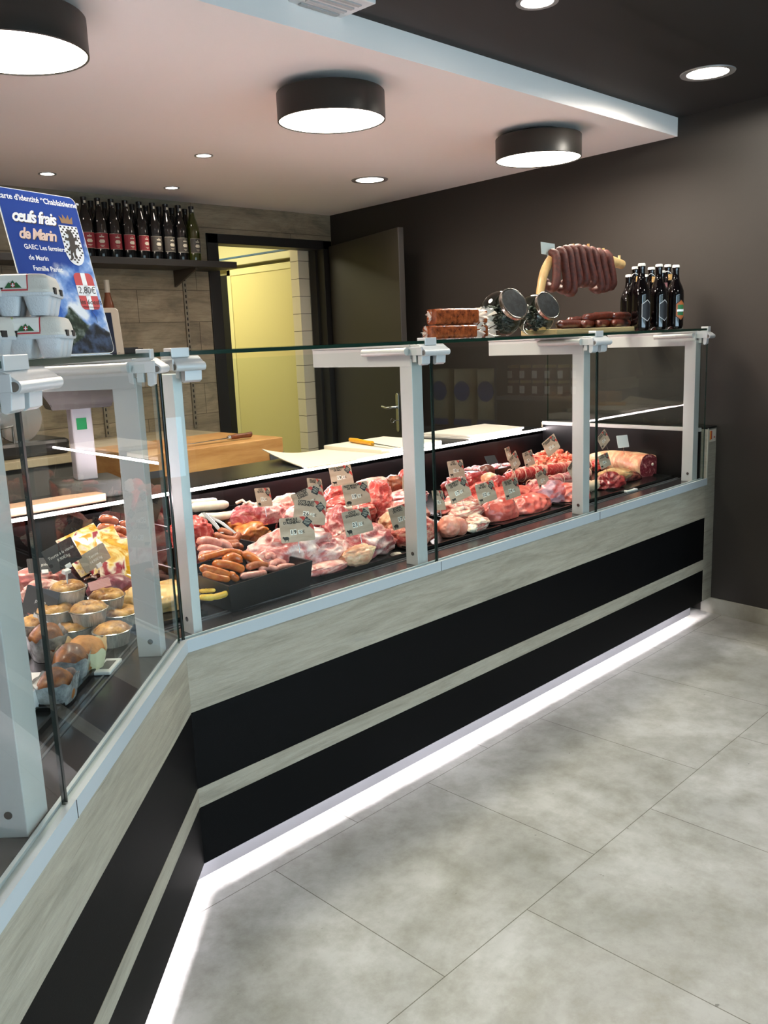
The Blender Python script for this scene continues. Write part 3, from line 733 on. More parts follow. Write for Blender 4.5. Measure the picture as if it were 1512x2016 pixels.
# mountains: dark ridge
rg = math_('ADD', math_('ADD', Y_, math_('MULTIPLY', math_('ABSOLUTE', math_('SUBTRACT', X_, .132)), .85)), math_('MULTIPLY', nz.outputs['Fac'], -.06))
rm = ramp(N, [(.088,'#ffffff'), (.092,'#000000')]); L.new(rg, rm.inputs[0])
nz2 = N.new('ShaderNodeTexNoise'); nz2.inputs['Scale'].default_value = 45; nz2.inputs['Detail'].default_value = 6; L.new(cb.outputs[0], nz2.inputs['Vector'])
mt = ramp(N, [(.35,'#0f1f1a'), (.5,'#24382a'), (.68,'#6d7b78')]); L.new(nz2.outputs['Fac'], mt.inputs[0])
c2 = mixc(N, L, c1, mt.outputs[0], rm.outputs[0])
rg2 = math_('ADD', math_('ADD', Y_, math_('MULTIPLY', math_('ABSOLUTE', math_('SUBTRACT', X_, .205)), .7)), math_('MULTIPLY', nz.outputs['Fac'], -.05))
rm2 = ramp(N, [(.058,'#ffffff'), (.062,'#000000')]); L.new(rg2, rm2.inputs[0])
mt2 = ramp(N, [(.4,'#101a24'), (.65,'#3c5170')]); L.new(nz2.outputs['Fac'], mt2.inputs[0])
c3 = mixc(N, L, c2, mt2.outputs[0], rm2.outputs[0])
L.new(c3, P.inputs['Base Color']); P.inputs['Roughness'].default_value = .65; P.inputs['Specular IOR Level'].default_value = .15
pm = m
mb = MB(); mb.prism(rrect(PW, PHh, .018), -.003, 0, PF); mb.build('board', M('poster_board_white', '#e8e8e8', .5), pos)
mb = MB(); mb.prism(rrect(PW-.004, PHh-.004, .016, x0=.002, y0=.002), 0, .0006, PF); pr = mb.build('print', pm, pos)
def ptext(txt, x, y, size, mat, name='lettering', par=None, z=.0012, **kw):
    mb = MB(); b = text_bm(txt, size, **kw); mb.merge(b, PF @ T3(x, y, z), smooth=False); return mb.build(name, mat, par or pr)
pw = M('poster_white_ink', '#f2f4f8', .5); pk = M('poster_brown_shadow', '#3a2c28', .5); pp = M('poster_peach_ink', '#e6cabd', .5)
tilt = 0
ptext("carte d'identité \u201cChablaisienne\u201d", .003, .399, .0203, pw, align='LEFT', bold=.02)
for dx, dy, mt_ in ((.002,-.002,pk),(0,0,pw)): ptext('œufs frais', .025+dx, .352+dy, .043, mt_, align='LEFT', bold=.03, shear=.35, spacing=.85, z=.0011 if mt_ is pk else .0014)
for dx, dy, mt_ in ((.0015,-.0015,pk),(0,0,pp)): ptext('de Marin', .032+dx, .308+dy, .039, mt_, align='LEFT', bold=.03, shear=.35, spacing=.85, z=.0011 if mt_ is pk else .0014)
ptext('GAEC Les fermiers', .040, .275, .0168, pw, align='LEFT', bold=.02); ptext('de Marin', .045, .248, .0175, pw, align='LEFT', bold=.02); ptext('Famille Pariat', .050, .221, .0175, pw, align='LEFT', bold=.02)
# crown and crest: black beast on a white and black chequered shield
def shield(x0, y0, w, h, n=8):
    pts = [(x0, y0+h), (x0+w, y0+h), (x0+w, y0+h*.35)]
    pts += [(x0+w/2+w/2*math.cos(a), y0+h*.35-h*.35*math.sin(a)**1.0) for a in [PI/2*i/n for i in range(1, n)]]
    pts += [(x0+w/2, y0)]
    pts += [(x0+w/2-w/2*math.cos(a), y0+h*.35-h*.35*math.sin(a)) for a in [PI/2*(n-i)/n for i in range(1, n)]]
    return pts + [(x0, y0+h*.35)]
sx, sy, sw, shh = .172, .236, .062, .105
mb = MB(); mb.prism(shield(sx, sy, sw, shh), .0008, .0012, PF); crest = mb.build('shield', pw, pr)
mb = MB(); 
for i in range(9):
    for j in range(15):
        if (i+j) % 2 == 0:
            x = sx+.002+i*.0066; y = sy+.006+j*.0066
            e = .35*shh*(1-math.sqrt(max(0,1-((x+.003-sx-sw/2)/(sw/2))**2)))
            if y > sy+e+.004 and not (2 <= i <= 6 and 3 <= j <= 11): mb.prism([(x,y),(x+.0058,y),(x+.0058,y+.0045),(x,y+.0045)], .0012, .0015, PF)
mb.build('chequers', black_ink, crest)
beast = [(.2,.02),(.32,.10),(.30,.22),(.42,.28),(.40,.12),(.55,.05),(.62,.12),(.55,.2),(.62,.36),(.78,.42),(.88,.34),(.95,.42),(.82,.52),(.68,.52),(.72,.62),(.9,.66),(.96,.76),(.84,.76),(.72,.72),(.70,.84),(.58,.96),(.45,.98),(.30,.92),(.2,.84),(.34,.82),(.36,.74),(.22,.70),(.08,.74),(.02,.64),(.14,.62),(.30,.62),(.26,.46),(.14,.40),(.06,.28),(.14,.30),(.22,.34),(.16,.18),(.10,.06)]
mb = MB(); mb.prism([(sx+.008+p[0]*.046, sy+.012+p[1]*.085) for p in beast], .0016, .0019, PF); mb.build('crest_beast', black_ink, crest)
cr = [(0,0),(1,0),(1.1,.8),(.8,.45),(.75,1),(.5,.5),(.25,1),(.2,.45),(-.1,.8)]
mb = MB(); mb.prism([(sx+.012+p[0]*.038, sy+shh+.006+p[1]*.024) for p in cr], .0010, .0014, PF); mb.build('crown', M('crown_bronze', '#8a6a45', .5), pr)
# red shield with white cross and handwritten price
rx, ry, rw, rh = .176, .118, .066, .098
mb = MB(); mb.prism(rrect(rw, rh, .014, x0=rx, y0=ry), .0008, .0012, PF); rs = mb.build('red_shield', M('shield_red', '#c22733', .5), pr)
mb = MB(); mb.prism([(rx+rw*.38,ry),(rx+rw*.62,ry),(rx+rw*.62,ry+rh),(rx+rw*.38,ry+rh)], .0012, .0015, PF); mb.prism([(rx,ry+rh*.38),(rx+rw,ry+rh*.38),(rx+rw,ry+rh*.66),(rx,ry+rh*.66)], .0012, .0015, PF); mb.build('white_cross', pw, rs)
ptext('2,80€', rx+.033, ry+.051, .026, black_ink, 'handwritten_price', rs, .0018, shear=.15)
ptext('les 6oeufs', rx+.036, ry+.020, .019, black_ink, 'handwritten_price', rs, .0018, shear=.15, bold=.01)
mb = MB(); mb.tube([PF @ Vector(p) for p in ((rx+.005,ry+.008,.0018),(rx+.062,ry+.006,.0018),(rx+.03,ry-.004,.0018),(rx+.04,ry-.02,.0018),(rx+.04,ry-.035,.0018))], .0005, 5); mb.build('pen_stroke', black_ink, rs)

# --- egg boxes
pulp = M('grey_egg_pulp', '#c4c6ca', .8, bump=.5, bscale=350); pulp_w = M('cream_egg_pulp', '#cfcbc3', .8, bump=.5, bscale=350)
egg_lab = M('egg_label_white', '#e3e0da', .6); egg_red = M('egg_label_red', '#b8343c', .6); egg_grn = M('egg_label_green', '#2d5c35', .6); egg_lime = M('egg_label_lime', '#a9c23a', .6)
def egg_box():
    """short side (two cups) faces -y, origin at base centre"""
    t = thing('egg_box', '', 'egg box', (0,0,0))
    Lx, Wy = .104, .150
    def ringpts(k, z, sx_=1, sy_=1, r=.016):
        w, h = Lx*k, Wy*k
        return [((p[0]-w/2)*sx_, (p[1]-h/2)*sy_, z) for p in rrect(w, h, r*k, 4)]
    def loft(levels, cap_lo=True, cap_hi=True):
        b = bmesh.new(); R = [[b.verts.new(p) for p in lv] for lv in levels]
        for a, c in zip(R, R[1:]):
            n = len(a)
            for i in range(n): f = b.faces.new((a[i],a[(i+1)%n],c[(i+1)%n],c[i])); f.smooth = True
        if cap_lo: b.faces.new(R[0][::-1])
        if cap_hi: b.faces.new(R[-1])
        return b
    # base: six tapering cups under one rim
    m = MB()
    for i in range(2):
        for j in range(3):
            cx = (i-.5)*.049; cy = (j-1)*.048
            lv = []
            for z, w in ((0,.027),(.004,.031),(.03,.043),(.036,.0465)):
                lv.append([(cx+p[0]-w/2, cy+p[1]-w/2, z) for p in rrect(w, w, w*.22, 3)])
            m.merge(loft(lv))
    m.merge(loft([ringpts(.97,.033), ringpts(1.0,.036), ringpts(1.0,.039)]))
    m.build('base', pulp, t)
    m = MB(); m.merge(loft([ringpts(.985,.0392), ringpts(.985,.044), ringpts(.94,.047), ringpts(.90,.060,r=.02), ringpts(.84,.069,r=.024), ringpts(.74,.0715,r=.026)])); lid = m.build('lid', pulp_w, t)
    # clasp openings on the long side
    for y0 in (-.045, .02):
        m = MB(); m.box(.0505,.0535,y0,y0+.022,.037,.048); m.build('clasp_hole', M('egg_box_gap', '#2b2725', .9), t)
    def face(z):      # front face position of the lid at height z
        pts = [(.0392,.0739),(.044,.0739),(.047,.0705),(.060,.0675),(.069,.063),(.0715,.0555)]
        for (a_, b_), (c_, d_) in zip(pts, pts[1:]):
            if a_ <= z <= c_: return -(b_+(d_-b_)*(z-a_)/(c_-a_))-.0008
        return -.0563
    m = MB()
    def strip(x0, x1, zs, mt):
        m.use(mt)
        for z0, z1 in zip(zs, zs[1:]): m.poly([(x0,face(z0),z0),(x1,face(z0),z0),(x1,face(z1),z1),(x0,face(z1),z1)])
    zz = [.0445,.0470,.0535,.0600,.0645,.0690,.0714]
    strip(-.032, .012, zz, egg_lab); strip(-.043, -.032, zz, egg_lime); strip(.012, .0142, [.0425]+zz[1:], egg_red); strip(-.043, .0142, [.0420,.0444], egg_red)
    m.use(egg_lab); m.poly([(-.032,-.0555,.0722),(.012,-.0555,.0722),(.012,.055,.0722),(-.032,.055,.0722)])
    m.build('printed_label', egg_lab, lid)
    fm = frame_mat(Vector((-.010, face(.047)-.0010, .047)), Vector((1,0,0)), Vector((0,(face(.060)-face(.047)),.013)).normalized())
    m = MB(); m.prism([(-.014,0),(.014,0),(.006,.010),(.003,.008),(0,.0135),(-.004,.008),(-.007,.010)], .0, .0006, fm); m.build('mountain_emblem', egg_grn, lid)
    m = MB(); m.use(egg_red); m.prism([(-.003,.001),(.003,.001),(.003,.008),(-.003,.008)], .0007, .0011, fm); m.use(pw); m.prism([(-.0008,.001),(.0008,.001),(.0008,.008),(-.0008,.008)], .0012, .0014, fm); m.prism([(-.003,.0035),(.003,.0035),(.003,.005),(-.003,.005)], .0012, .0014, fm); m.build('cross_emblem', egg_red, lid)
    return t
eb = egg_box()
def D3(px, py, dep): return O + ray(px, py)*dep
lcl = math.atan2(-LD.y, -LD.x)       # heading of the run
ebs = []
for i, (px, dz, rot, lb, dep) in enumerate(((84,0,-.62,'grey six-egg box at the bottom right, beside the blue poster',1.60),(68,.0735,-.60,'grey six-egg box at the top right, beneath the poster lettering',1.60),
                                       (-34,0,-.75,'grey six-egg box at the bottom left, cut by the left edge',1.50),(-52,.0735,-.72,'grey six-egg box at the top left, cut by the left edge',1.50))):
    o = eb if i == 0 else copy_tree(eb)
    q = D3(px, 690, dep); o.location = (q.x, q.y, ZT+dz); o.rotation_euler.z = rot; o['label'] = lb; o['group'] = 'stacked egg boxes'

# --- packed brown loaves of sausage slabs
loaf_m = speck_mat('glossy_brown_slab', '#4a1d0c', '#a5552b', 45, .35, .7, .18, .6, coat=.8); wrap = glass_mat('crinkled_wrap', '#efe9df', .16, .8)
wrap_w = None
m_, N, L, P = newmat('crinkled_film'); out = N['Material Output']
P.inputs['Base Color'].default_value = lin('#e9e2d6'); P.inputs['Roughness'].default_value = .15
tr = N.new('ShaderNodeBsdfTransparent'); mx = N.new('ShaderNodeMixShader'); mx.inputs[0].default_value = .42
L.new(tr.outputs[0], mx.inputs[1]); L.new(P.outputs[0], mx.inputs[2]); L.new(mx.outputs[0], out.inputs['Surface']); film = m_
def tuft(m, base, dirv, size, seed):
    rnd = random.Random(seed); dirv = Vector(dirv).normalized(); u = Vector((0,0,1)); w = dirv.cross(u).normalized()
    n = 9
    for k in range(2):
        for i in range(n):
            a0 = -1.3+2.6*i/n; a1 = -1.3+2.6*(i+1)/n
            def P2(a, r): return Vector(base)+dirv*(math.cos(a)*r)+(u*math.sin(a)*.62+w*(rnd.random()-.5)*.5)*r
            try: m.poly([Vector(base)+Vector((0,0,(rnd.random()-.5)*.01)), P2(a0, size*(.7+.6*rnd.random())), P2(a1, size*(.7+.6*rnd.random()))])
            except ValueError: pass
def slab(px0, px1, pyb, y, z0, label, seed, hh=.030, w=.045, rz=0, tuftL=True):
    a = atY(px0, pyb, y); b_ = atY(px1, pyb, y); cx = (a.x+b_.x)/2; L_ = abs(b_.x-a.x)
    t = thing('sausage_slab_pack', label, 'meat pack', (cx, y, z0), 'brown sausage slab packs on the glass shelf')
    R_ = T3(cx, y, z0) @ RZ(rz)
    m = MB()
    b = bmesh.new()
    sec = rrect(w, hh, .009, 4)
    k = 16; rnd = random.Random(seed); R = []
    for i in range(k+1):
        x = -L_/2+L_*i/k; s_ = 1-.05*abs(math.sin(i*1.9+seed)); e = .93 if i in (0,k) else 1
        R.append([b.verts.new((x, (p[0]-w/2)*s_*e, hh/2+(p[1]-hh/2)*s_*e)) for p in sec])
    for a_, c_ in zip(R, R[1:]):
        for i in range(len(sec)): f = b.faces.new((a_[i],a_[(i+1)%len(sec)],c_[(i+1)%len(sec)],c_[i])); f.smooth = True
    b.faces.new(R[0][::-1]); b.faces.new(R[-1]); m.merge(b, R_); m.build('slab', loaf_m, t)
    m = MB()
    tuft(m, R_ @ Vector((L_/2,0,hh/2)), R_.to_3x3() @ Vector((1,-.3,.1)), .048, seed+1)
    m.build('wrapper_end', film, t)
    m = MB()
    tuft(m, R_ @ Vector((-L_/2,0,hh/2)), R_.to_3x3() @ Vector((-1,-.3,.1)), .030, seed+2); m.build('wrapper_end', film, t)
slab(842, 930, 660, .06, ZT, 'brown sausage slab pack, bottom front one in clear wrap', 1, .046)
slab(882, 952, 655, .13, ZT, 'brown sausage slab pack, bottom rear one behind the front pack', 2, .046, .045)
slab(850, 934, 630, .065, ZT+.0465, 'brown sausage slab pack, second layer at the front', 3, .052)
slab(868, 950, 612, .118, ZT+.0465, 'brown sausage slab pack, second layer at the rear beside the first jar', 4, .050)

# --- two tilted glass jars with metal lids
jar_glass = glass_mat('jar_glass', '#c9d2cb', .05, .7); lid_m = speck_mat('jar_lid_dark', '#0c0f10', '#2b3032', 60, .4, .7, .3, .1); rim_m = M('jar_rim_metal', '#a9a39a', .22, 1)
cont = speck_mat('dark_wrapped_sweets', '#0a0d0c', '#353a36', 90, .45, .66, .45, .8, coat=.1)
def jar(px, py, y, R_, label, lid_r, rot):
    """squat tilted jar: round body standing on the shelf, wide lid leaning to the viewer"""
    c = atY(px, py, y)
    body_c = Vector((c.x, y, ZT+R_*1.0))
    t = thing('sweet_jar', label, 'jar', (c.x, y, ZT), 'tilted glass jars with metal lids')
    ax = Vector((math.cos(rot)*.90, math.sin(rot)*.90, .43)).normalized()
    up = Vector((0,0,1)); q = up.rotation_difference(ax).to_matrix().to_4x4()
    m = MB(); b = bmesh.new(); bmesh.ops.create_uvsphere(b, u_segments=40, v_segments=24, radius=1)
    for f in b.faces: f.smooth = True
    for v in b.verts:
        v.co.x *= R_*.98; v.co.y *= R_*.98; v.co.z *= R_*1.05
        if v.co.z < -R_*.96: v.co.z = -R_*.96
    m.merge(b, T3(*body_c)); m.lathe([(lid_r*1.02, R_*.55),(lid_r*.97,R_*.72),(lid_r*.95,R_*.98)], 40, mat=T3(*body_c) @ q)
    m.build('glass_body', jar_glass, t)
    m = MB(); m.lathe([(lid_r*.99,R_*.84),(lid_r*1.03,R_*.85),(lid_r*1.05,R_*.90),(lid_r*1.03,R_*.94),(lid_r*1.06,R_*.98),(lid_r*1.04,R_*1.04),(lid_r*.96,R_*1.05),(lid_r*.93,R_*1.035)], 48, mat=T3(*body_c) @ q)
    m.build('lid_rim', rim_m, t)
    m = MB(); m.lathe([(0,R_*1.03),(lid_r*.94,R_*1.036)], 48, mat=T3(*body_c) @ q); m.build('lid_disc', lid_m, t)
    m = MB(); rnd = random.Random(int(px))
    for i in range(90):
        while True:
            p = Vector((rnd.uniform(-1,1), rnd.uniform(-1,1), rnd.uniform(-1,.55)))
            if p.length < .93: break
        s_ = R_*rnd.uniform(.12,.2); m.ball(body_c+Vector((p.x*R_*.82,p.y*R_*.82,p.z*R_*.80)), (s_, s_*.75, s_*.6), 1, None)
    o = m.build('sweets', cont, t); tag(o, 'dark twisted-wrapper sweets inside', None, None, 'stuff')
jar(986, 660, .15, .080, 'glass jar of dark sweets with a metal lid, beside the brown slab packs', .058, -1.75)
jar(1054, 658, .20, .077, 'glass jar of dark sweets with a metal lid, beside the dried sausages', .055, -1.75)

# --- board of dried sausages
dry = speck_mat('dried_sausage_skin', '#3a1209', '#6d2a17', 70, .35, .68, .35, .5, coat=.35); dry2 = speck_mat('ring_sausage_skin', '#2c0c06', '#5c2214', 80, .3, .7, .62, .6, coat=0)
bd = MB(); a = atY(1098, 655, .11); b_ = atY(1256, 650, .11); bd.box(a.x-.02, b_.x, .10, .27, ZT, ZT+.020, bev=.003)
solo('wooden_board', bd, speck_mat('pale_board_wood', '#8d7d55', '#b3a278', 14, .35, .7, .6, .2, stretch=(.2,1,3)), 'flat wooden board under the dried sausages', 'board')
def sausage(name, pts, r, mat, label, cat='sausage', group=None, ends=True, n=12, k=14, wob=0, seed=0, parent=None, tip=.3):
    """smooth sausage through pts"""
    P_ = [Vector(p) for p in pts]
    if len(P_) == 2: P_ = [P_[0], P_[0].lerp(P_[1], .5), P_[1]]
    out = []
    for i in range(k+1):
        t = i/k*(len(P_)-1); j = min(int(t), len(P_)-2); f = t-j
        p0, p1, p2, p3 = P_[max(j-1,0)], P_[j], P_[j+1], P_[min(j+2,len(P_)-1)]
        out.append(.5*((2*p1)+(p2-p0)*f+(2*p0-5*p1+4*p2-p3)*f*f+(3*p1-p0-3*p2+p3)*f**3))
    L_ = sum((b-a).length for a, b in zip(out, out[1:])); s = 0; rr = []
    for i in range(k+1):
        if i: s += (out[i]-out[i-1]).length
        e = min(s, L_-s)/r
        q = math.sqrt(max(0, 1-(1-min(e,1))**2)) if e < 1 else 1
        rr.append(r*max(q, tip)*(1+wob*noise.noise(Vector((i*.9, seed, 0)))))
    m = MB(); d0 = (out[0]-out[1]).normalized(); d1 = (out[-1]-out[-2]).normalized()
    out = [out[0]+d0*r*.25]+out+[out[-1]+d1*r*.25]; rr = [r*.08]+rr+[r*.08]
    m.tube(out, rr, n)
    o = m.build(name, mat, parent, sharp=False)
    if parent is None: tag(o, label, cat, group)
    return o
g = 'dried sausages piled on the wooden board'
Z1 = ZT+.020
def S2(px0, px1, y0, y1, z0, z1, lb, r=.0165, s=0):
    a = atY(px0, 640, y0); b_ = atY(px1, 640, y1)
    sausage('dried_sausage', [(a.x,y0,z0),((a.x+b_.x)/2,(y0+y1)/2,(z0+z1)/2+.002),(b_.x,y1,z1)], r, dry, lb, 'dried sausage', g, wob=.12, seed=s)
S2(1098, 1145, .125, .15, Z1+.017, Z1+.017, 'dried sausage lying nearest the jars at the board front', s=1)
S2(1146, 1174, .125, .19, Z1+.016, Z1+.016, 'dried sausage end on the board, bottom row, second from the jars', s=2)
S2(1176, 1205, .125, .20, Z1+.016, Z1+.016, 'dried sausage end on the board, bottom row, third from the jars', s=3)
S2(1206, 1236, .125, .21, Z1+.016, Z1+.016, 'dried sausage end on the board, bottom row, nearest the beer bottles', s=4)
S2(1118, 1166, .19, .20, Z1+.030, Z1+.034, 'dried sausage on top of the pile, towards the jars', s=5)
S2(1148, 1204, .155, .165, Z1+.040, Z1+.052, 'dried sausage lying slanted on the very top of the pile', s=6)
S2(1204, 1238, .155, .175, Z1+.046, Z1+.047, 'dried sausage on top of the pile, beside the beer bottles', s=7)

# --- wooden sausage horn with rings of dried sausage
st = thing('sausage_stand', 'curved pale wooden branch stand with pegs, hung with sausages', 'sausage stand', (1.98, .30, ZT))
YH = .30
horn = [(1068,640,YH),(1062,600,YH),(1066,560,YH),(1074,530,YH),(1090,506,YH),(1112,496,YH),(1140,494,YH),(1170,500,YH),(1196,510,YH),(1224,521,YH)]
hp_ = [atY(*q) for q in horn]; hp_[0].z = ZT+.02
hw = speck_mat('pale_horn_wood', '#b08a55', '#d9bd86', 18, .35, .7, .45, .1, stretch=(1,1,.3), coat=.2)
mb = MB(); pts = []
for i in range(len(hp_)-1):
    for k in range(5):
        t = k/5; p0, p1, p2, p3 = hp_[max(i-1,0)], hp_[i], hp_[i+1], hp_[min(i+2,len(hp_)-1)]
        pts.append(.5*((2*p1)+(p2-p0)*t+(2*p0-5*p1+4*p2-p3)*t*t+(3*p1-p0-3*p2+p3)*t**3))
pts.append(hp_[-1]); rr = [.0145+.006*min(1,i/20) if i < 30 else .0205-.0*i for i in range(len(pts))]; mb.tube(pts, rr, 16); mb.build('branch', hw, st)
mb = MB(); q = hp_[0]; mb.box(q.x-.05, q.x+.07, YH-.05, YH+.05, ZT, ZT+.022, bev=.003); mb.build('foot', hw, st)
for px, py in ((1092,505),(1128,494),(1158,494),(1188,503),(1219,517)):
    mb = MB(); q = atY(px, py, YH); top = atY(px, py-14, YH); mb.cyl(q, (q.x, YH, top.z), .0062, .0055, 12); mb.build('peg', hw, st)
tgp = atY(1079, 490, YH+.01); fm = frame_mat(tgp, Vector((.94,-.3,-.1)).normalized(), Vector((-.12,.0,1)).normalized())
mb = MB(); mb.prism([(-.036,-.024),(.036,-.024),(.036,.024),(-.036,.024)], -.001, .001, fm)
tg = thing('blank_tag', 'small blank white plastic price tag behind the branch stand', 'price tag', tgp)
mb.build('card', M('frosted_tag', '#aab4b2', .3), tg)
mb = MB(); mb.box(-.004,.004,-.06,-.02,-.002,.001, fm); mb.build('stem', white_pl, tg)
g = 'sausage rings hanging on the wooden branch'
rings = [(1094,504,1092,574),(1108,500,1114,578),(1120,497,1127,583),(1130,495,1138,566),(1143,494,1152,565),(1156,496,1167,566),(1170,499,1181,577),(1184,502,1193,575),(1198,505,1205,571)]
names = ['nearest the bend of the branch','second from the bend','third from the bend, hanging lowest','fourth from the bend','in the middle of the row','fourth from the free end of the branch','third from the free end','second from the free end','nearest the free end of the branch']
for i, (tx, ty, bx_, by_) in enumerate(rings):
    a = atY(tx, ty, YH-.026); b_ = atY(bx_, by_, YH-.040)
    c = a+Vector((0,.026,.014)); r_ = .0178
    bk = Vector((b_.x+.012, YH+.022, b_.z+.01))
    sausage('sausage_ring', [Vector((a.x,YH+.006,a.z+.020)), Vector((a.x,YH-.026,a.z+.004)), Vector((a.x*.7+b_.x*.3, YH-.036, a.z*.7+b_.z*.3)), Vector((b_.x+.006, YH-.042, b_.z+.035)), Vector((b_.x+.004, YH-.028, b_.z+.014)), Vector((b_.x+.018, YH+.01, b_.z+.03)), Vector((b_.x+.022, YH+.02, a.z*.4+b_.z*.6))],
            r_, dry2, 'dark dried sausage ring, '+names[i], 'dried sausage', g, k=26, wob=.12, seed=i)

# --- beer bottles
beer_g = M('dark_beer_glass', '#060405', .05, 0, spec=.8); cap_w = M('white_crown_cap', '#d8d6d2', .35); tag_k = M('kraft_neck_tag', '#d3a66a', .6)
lab_b = M('black_beer_label', '#1c1d22', .5); lab_l = M('beer_label_line', '#b5b6b8', .5)
def beer():
    t = thing('beer_bottle', '', 'beer bottle', (0,0,0))
    m = MB(); m.lathe([(0,.003),(.03,0),(.036,.004),(.0375,.015),(.0375,.150),(.036,.170),(.028,.193),(.0185,.212),(.0152,.232),(.0142,.262),(.0152,.266),(.0152,.274),(.0135,.277),(0,.277)], 32); m.build('glass_body', beer_g, t)
    m = MB(); m.lathe([(.0158,.272),(.0158,.279),(.0135,.2835),(0,.284)], 24); m.build('cap', cap_w, t)
    return t
def hexlab(par, mat, line, style):
    m = MB(); m.use(mat)
    hexp = [(-.026,-.028),(0,-.046),(.026,-.028),(.026,.028),(0,.046),(-.026,.028)]
    def wrapped(pts, r, sub=8):
        # vertical strips of the hexagon
        xs = sorted(set([p[0] for p in pts])); x0, x1 = xs[0], xs[-1]
        for i in range(sub):
            a, b_ = x0+(x1-x0)*i/sub, x0+(x1-x0)*(i+1)/sub
            def yy(x):
                k = 1-abs(x)/abs(x1); e = pts[2][1]; return e+(pts[4][1]-pts[3][1])*k if False else (pts[3][1]+(pts[4][1]-pts[3][1])*k)
            ya, yb = yy(a), yy(b_)
            def c(x, z): an = -PI/2+x/r; return (r*math.cos(an), r*math.sin(an), .085+z)
            m.poly([c(a,-ya), c(b_,-yb), c(b_,yb), c(a,ya)])
    m.use(line); wrapped(hexp, .0379); m.use(mat); wrapped([(p[0]*.9,p[1]*.92) for p in hexp], .0381)
    o = m.build('paper_label', mat, par, local=True)
    return o
bb = beer()
spots_b = [(1237,.37),(1250,.20),(1262,.09),(1270,.36),(1281,.19),(1296,.08),(1313,.19),(1329,.07),(1304,.35)]
lbs = ['at the rear left of the group, its cap the lowest','with a kraft neck tag, left column of the middle row','in the front row with a black hexagon label, nearest the sausages','in the rear row between two tagged bottles','with a kraft neck tag, centre of the middle row','in the front row, middle one with a black hexagon label','with a kraft neck tag, tallest cap of the group','with a green and orange label, nearest the wall','hidden deepest in the rear row by the tall tagged bottle']
hs = [.94,1.0,1.0,.95,1.0,1.0,1.06,1.0,1.0]
first = True
for i, (px, y) in enumerate(spots_b):
    if first: first = False; o = bb
    else: o = copy_tree(bb)
    x = atY(px, 600, y).x; o.location = (x, y, ZT); o.rotation_euler.z = (-.35 if i not in (2,5) else -.30); o.scale = (1,1,hs[i])
    o['label'] = 'dark beer bottle '+lbs[i]; o['group'] = 'dark beer bottles on the glass shelf'
    if i in (2,5): hexlab(o, lab_b, lab_l, 0)
    if i == 7:
        hl = hexlab(o, M('orange_beer_label', '#a85f34', .5), M('dark_label_rim', '#2a1a14', .5), 1)
        m = MB(); m.use(M('green_label_patch', '#2f6b42', .5))
        for k in range(6):
            a0, a1 = [-PI/2+(-.017+.034*j/6)/.0383 for j in (k,k+1)]
            m.poly([(.0383*math.cos(a0),.0383*math.sin(a0),.062),(.0383*math.cos(a1),.0383*math.sin(a1),.062),(.0383*math.cos(a1),.0383*math.sin(a1),.108),(.0383*math.cos(a0),.0383*math.sin(a0),.108)])
        m.use(pw)
        for k in range(6):
            a0, a1 = [-PI/2+(-.02+.040*j/6)/.0385 for j in (k,k+1)]
            m.poly([(.0385*math.cos(a0),.0385*math.sin(a0),.076),(.0385*math.cos(a1),.0385*math.sin(a1),.080),(.0385*math.cos(a1),.0385*math.sin(a1),.090),(.0385*math.cos(a0),.0385*math.sin(a0),.086)])
        m.build('label_patch', pw, o, local=True)
    if i in (1,4,6):
        m = MB(); m.box(-.013,.013,-.021,-.019,.215,.240); m.build('neck_tag', tag_k, o, local=True)
        m = MB(); m.tube([Vector((.0165*math.cos(a),.0165*math.sin(a),.248+.006*math.sin(a*2))) for a in [2*PI*k/14 for k in range(15)]], .0012, 6); m.build('neck_string', pw, o, local=True)
# one with a white and orange hexagon label right before the wall-side one
o = copy_tree(bb); x = atY(1312, 600, .115).x
o.location = (x+.02, .15, ZT); o.rotation_euler.z = -.2; o.scale = (1,1,.94); o['label'] = 'dark beer bottle with a white and orange hexagon label, pink neck tag'
hexlab(o, speck_mat('white_orange_label', '#d9683a', '#eee3d2', 40, .4, .55, .5, 0), M('dark_label_rim', ''), 1)
m = MB(); m.box(-.013,.013,-.021,-.019,.200,.225); m.build('neck_tag', M('pink_neck_tag', '#b98288', .6), o, local=True)
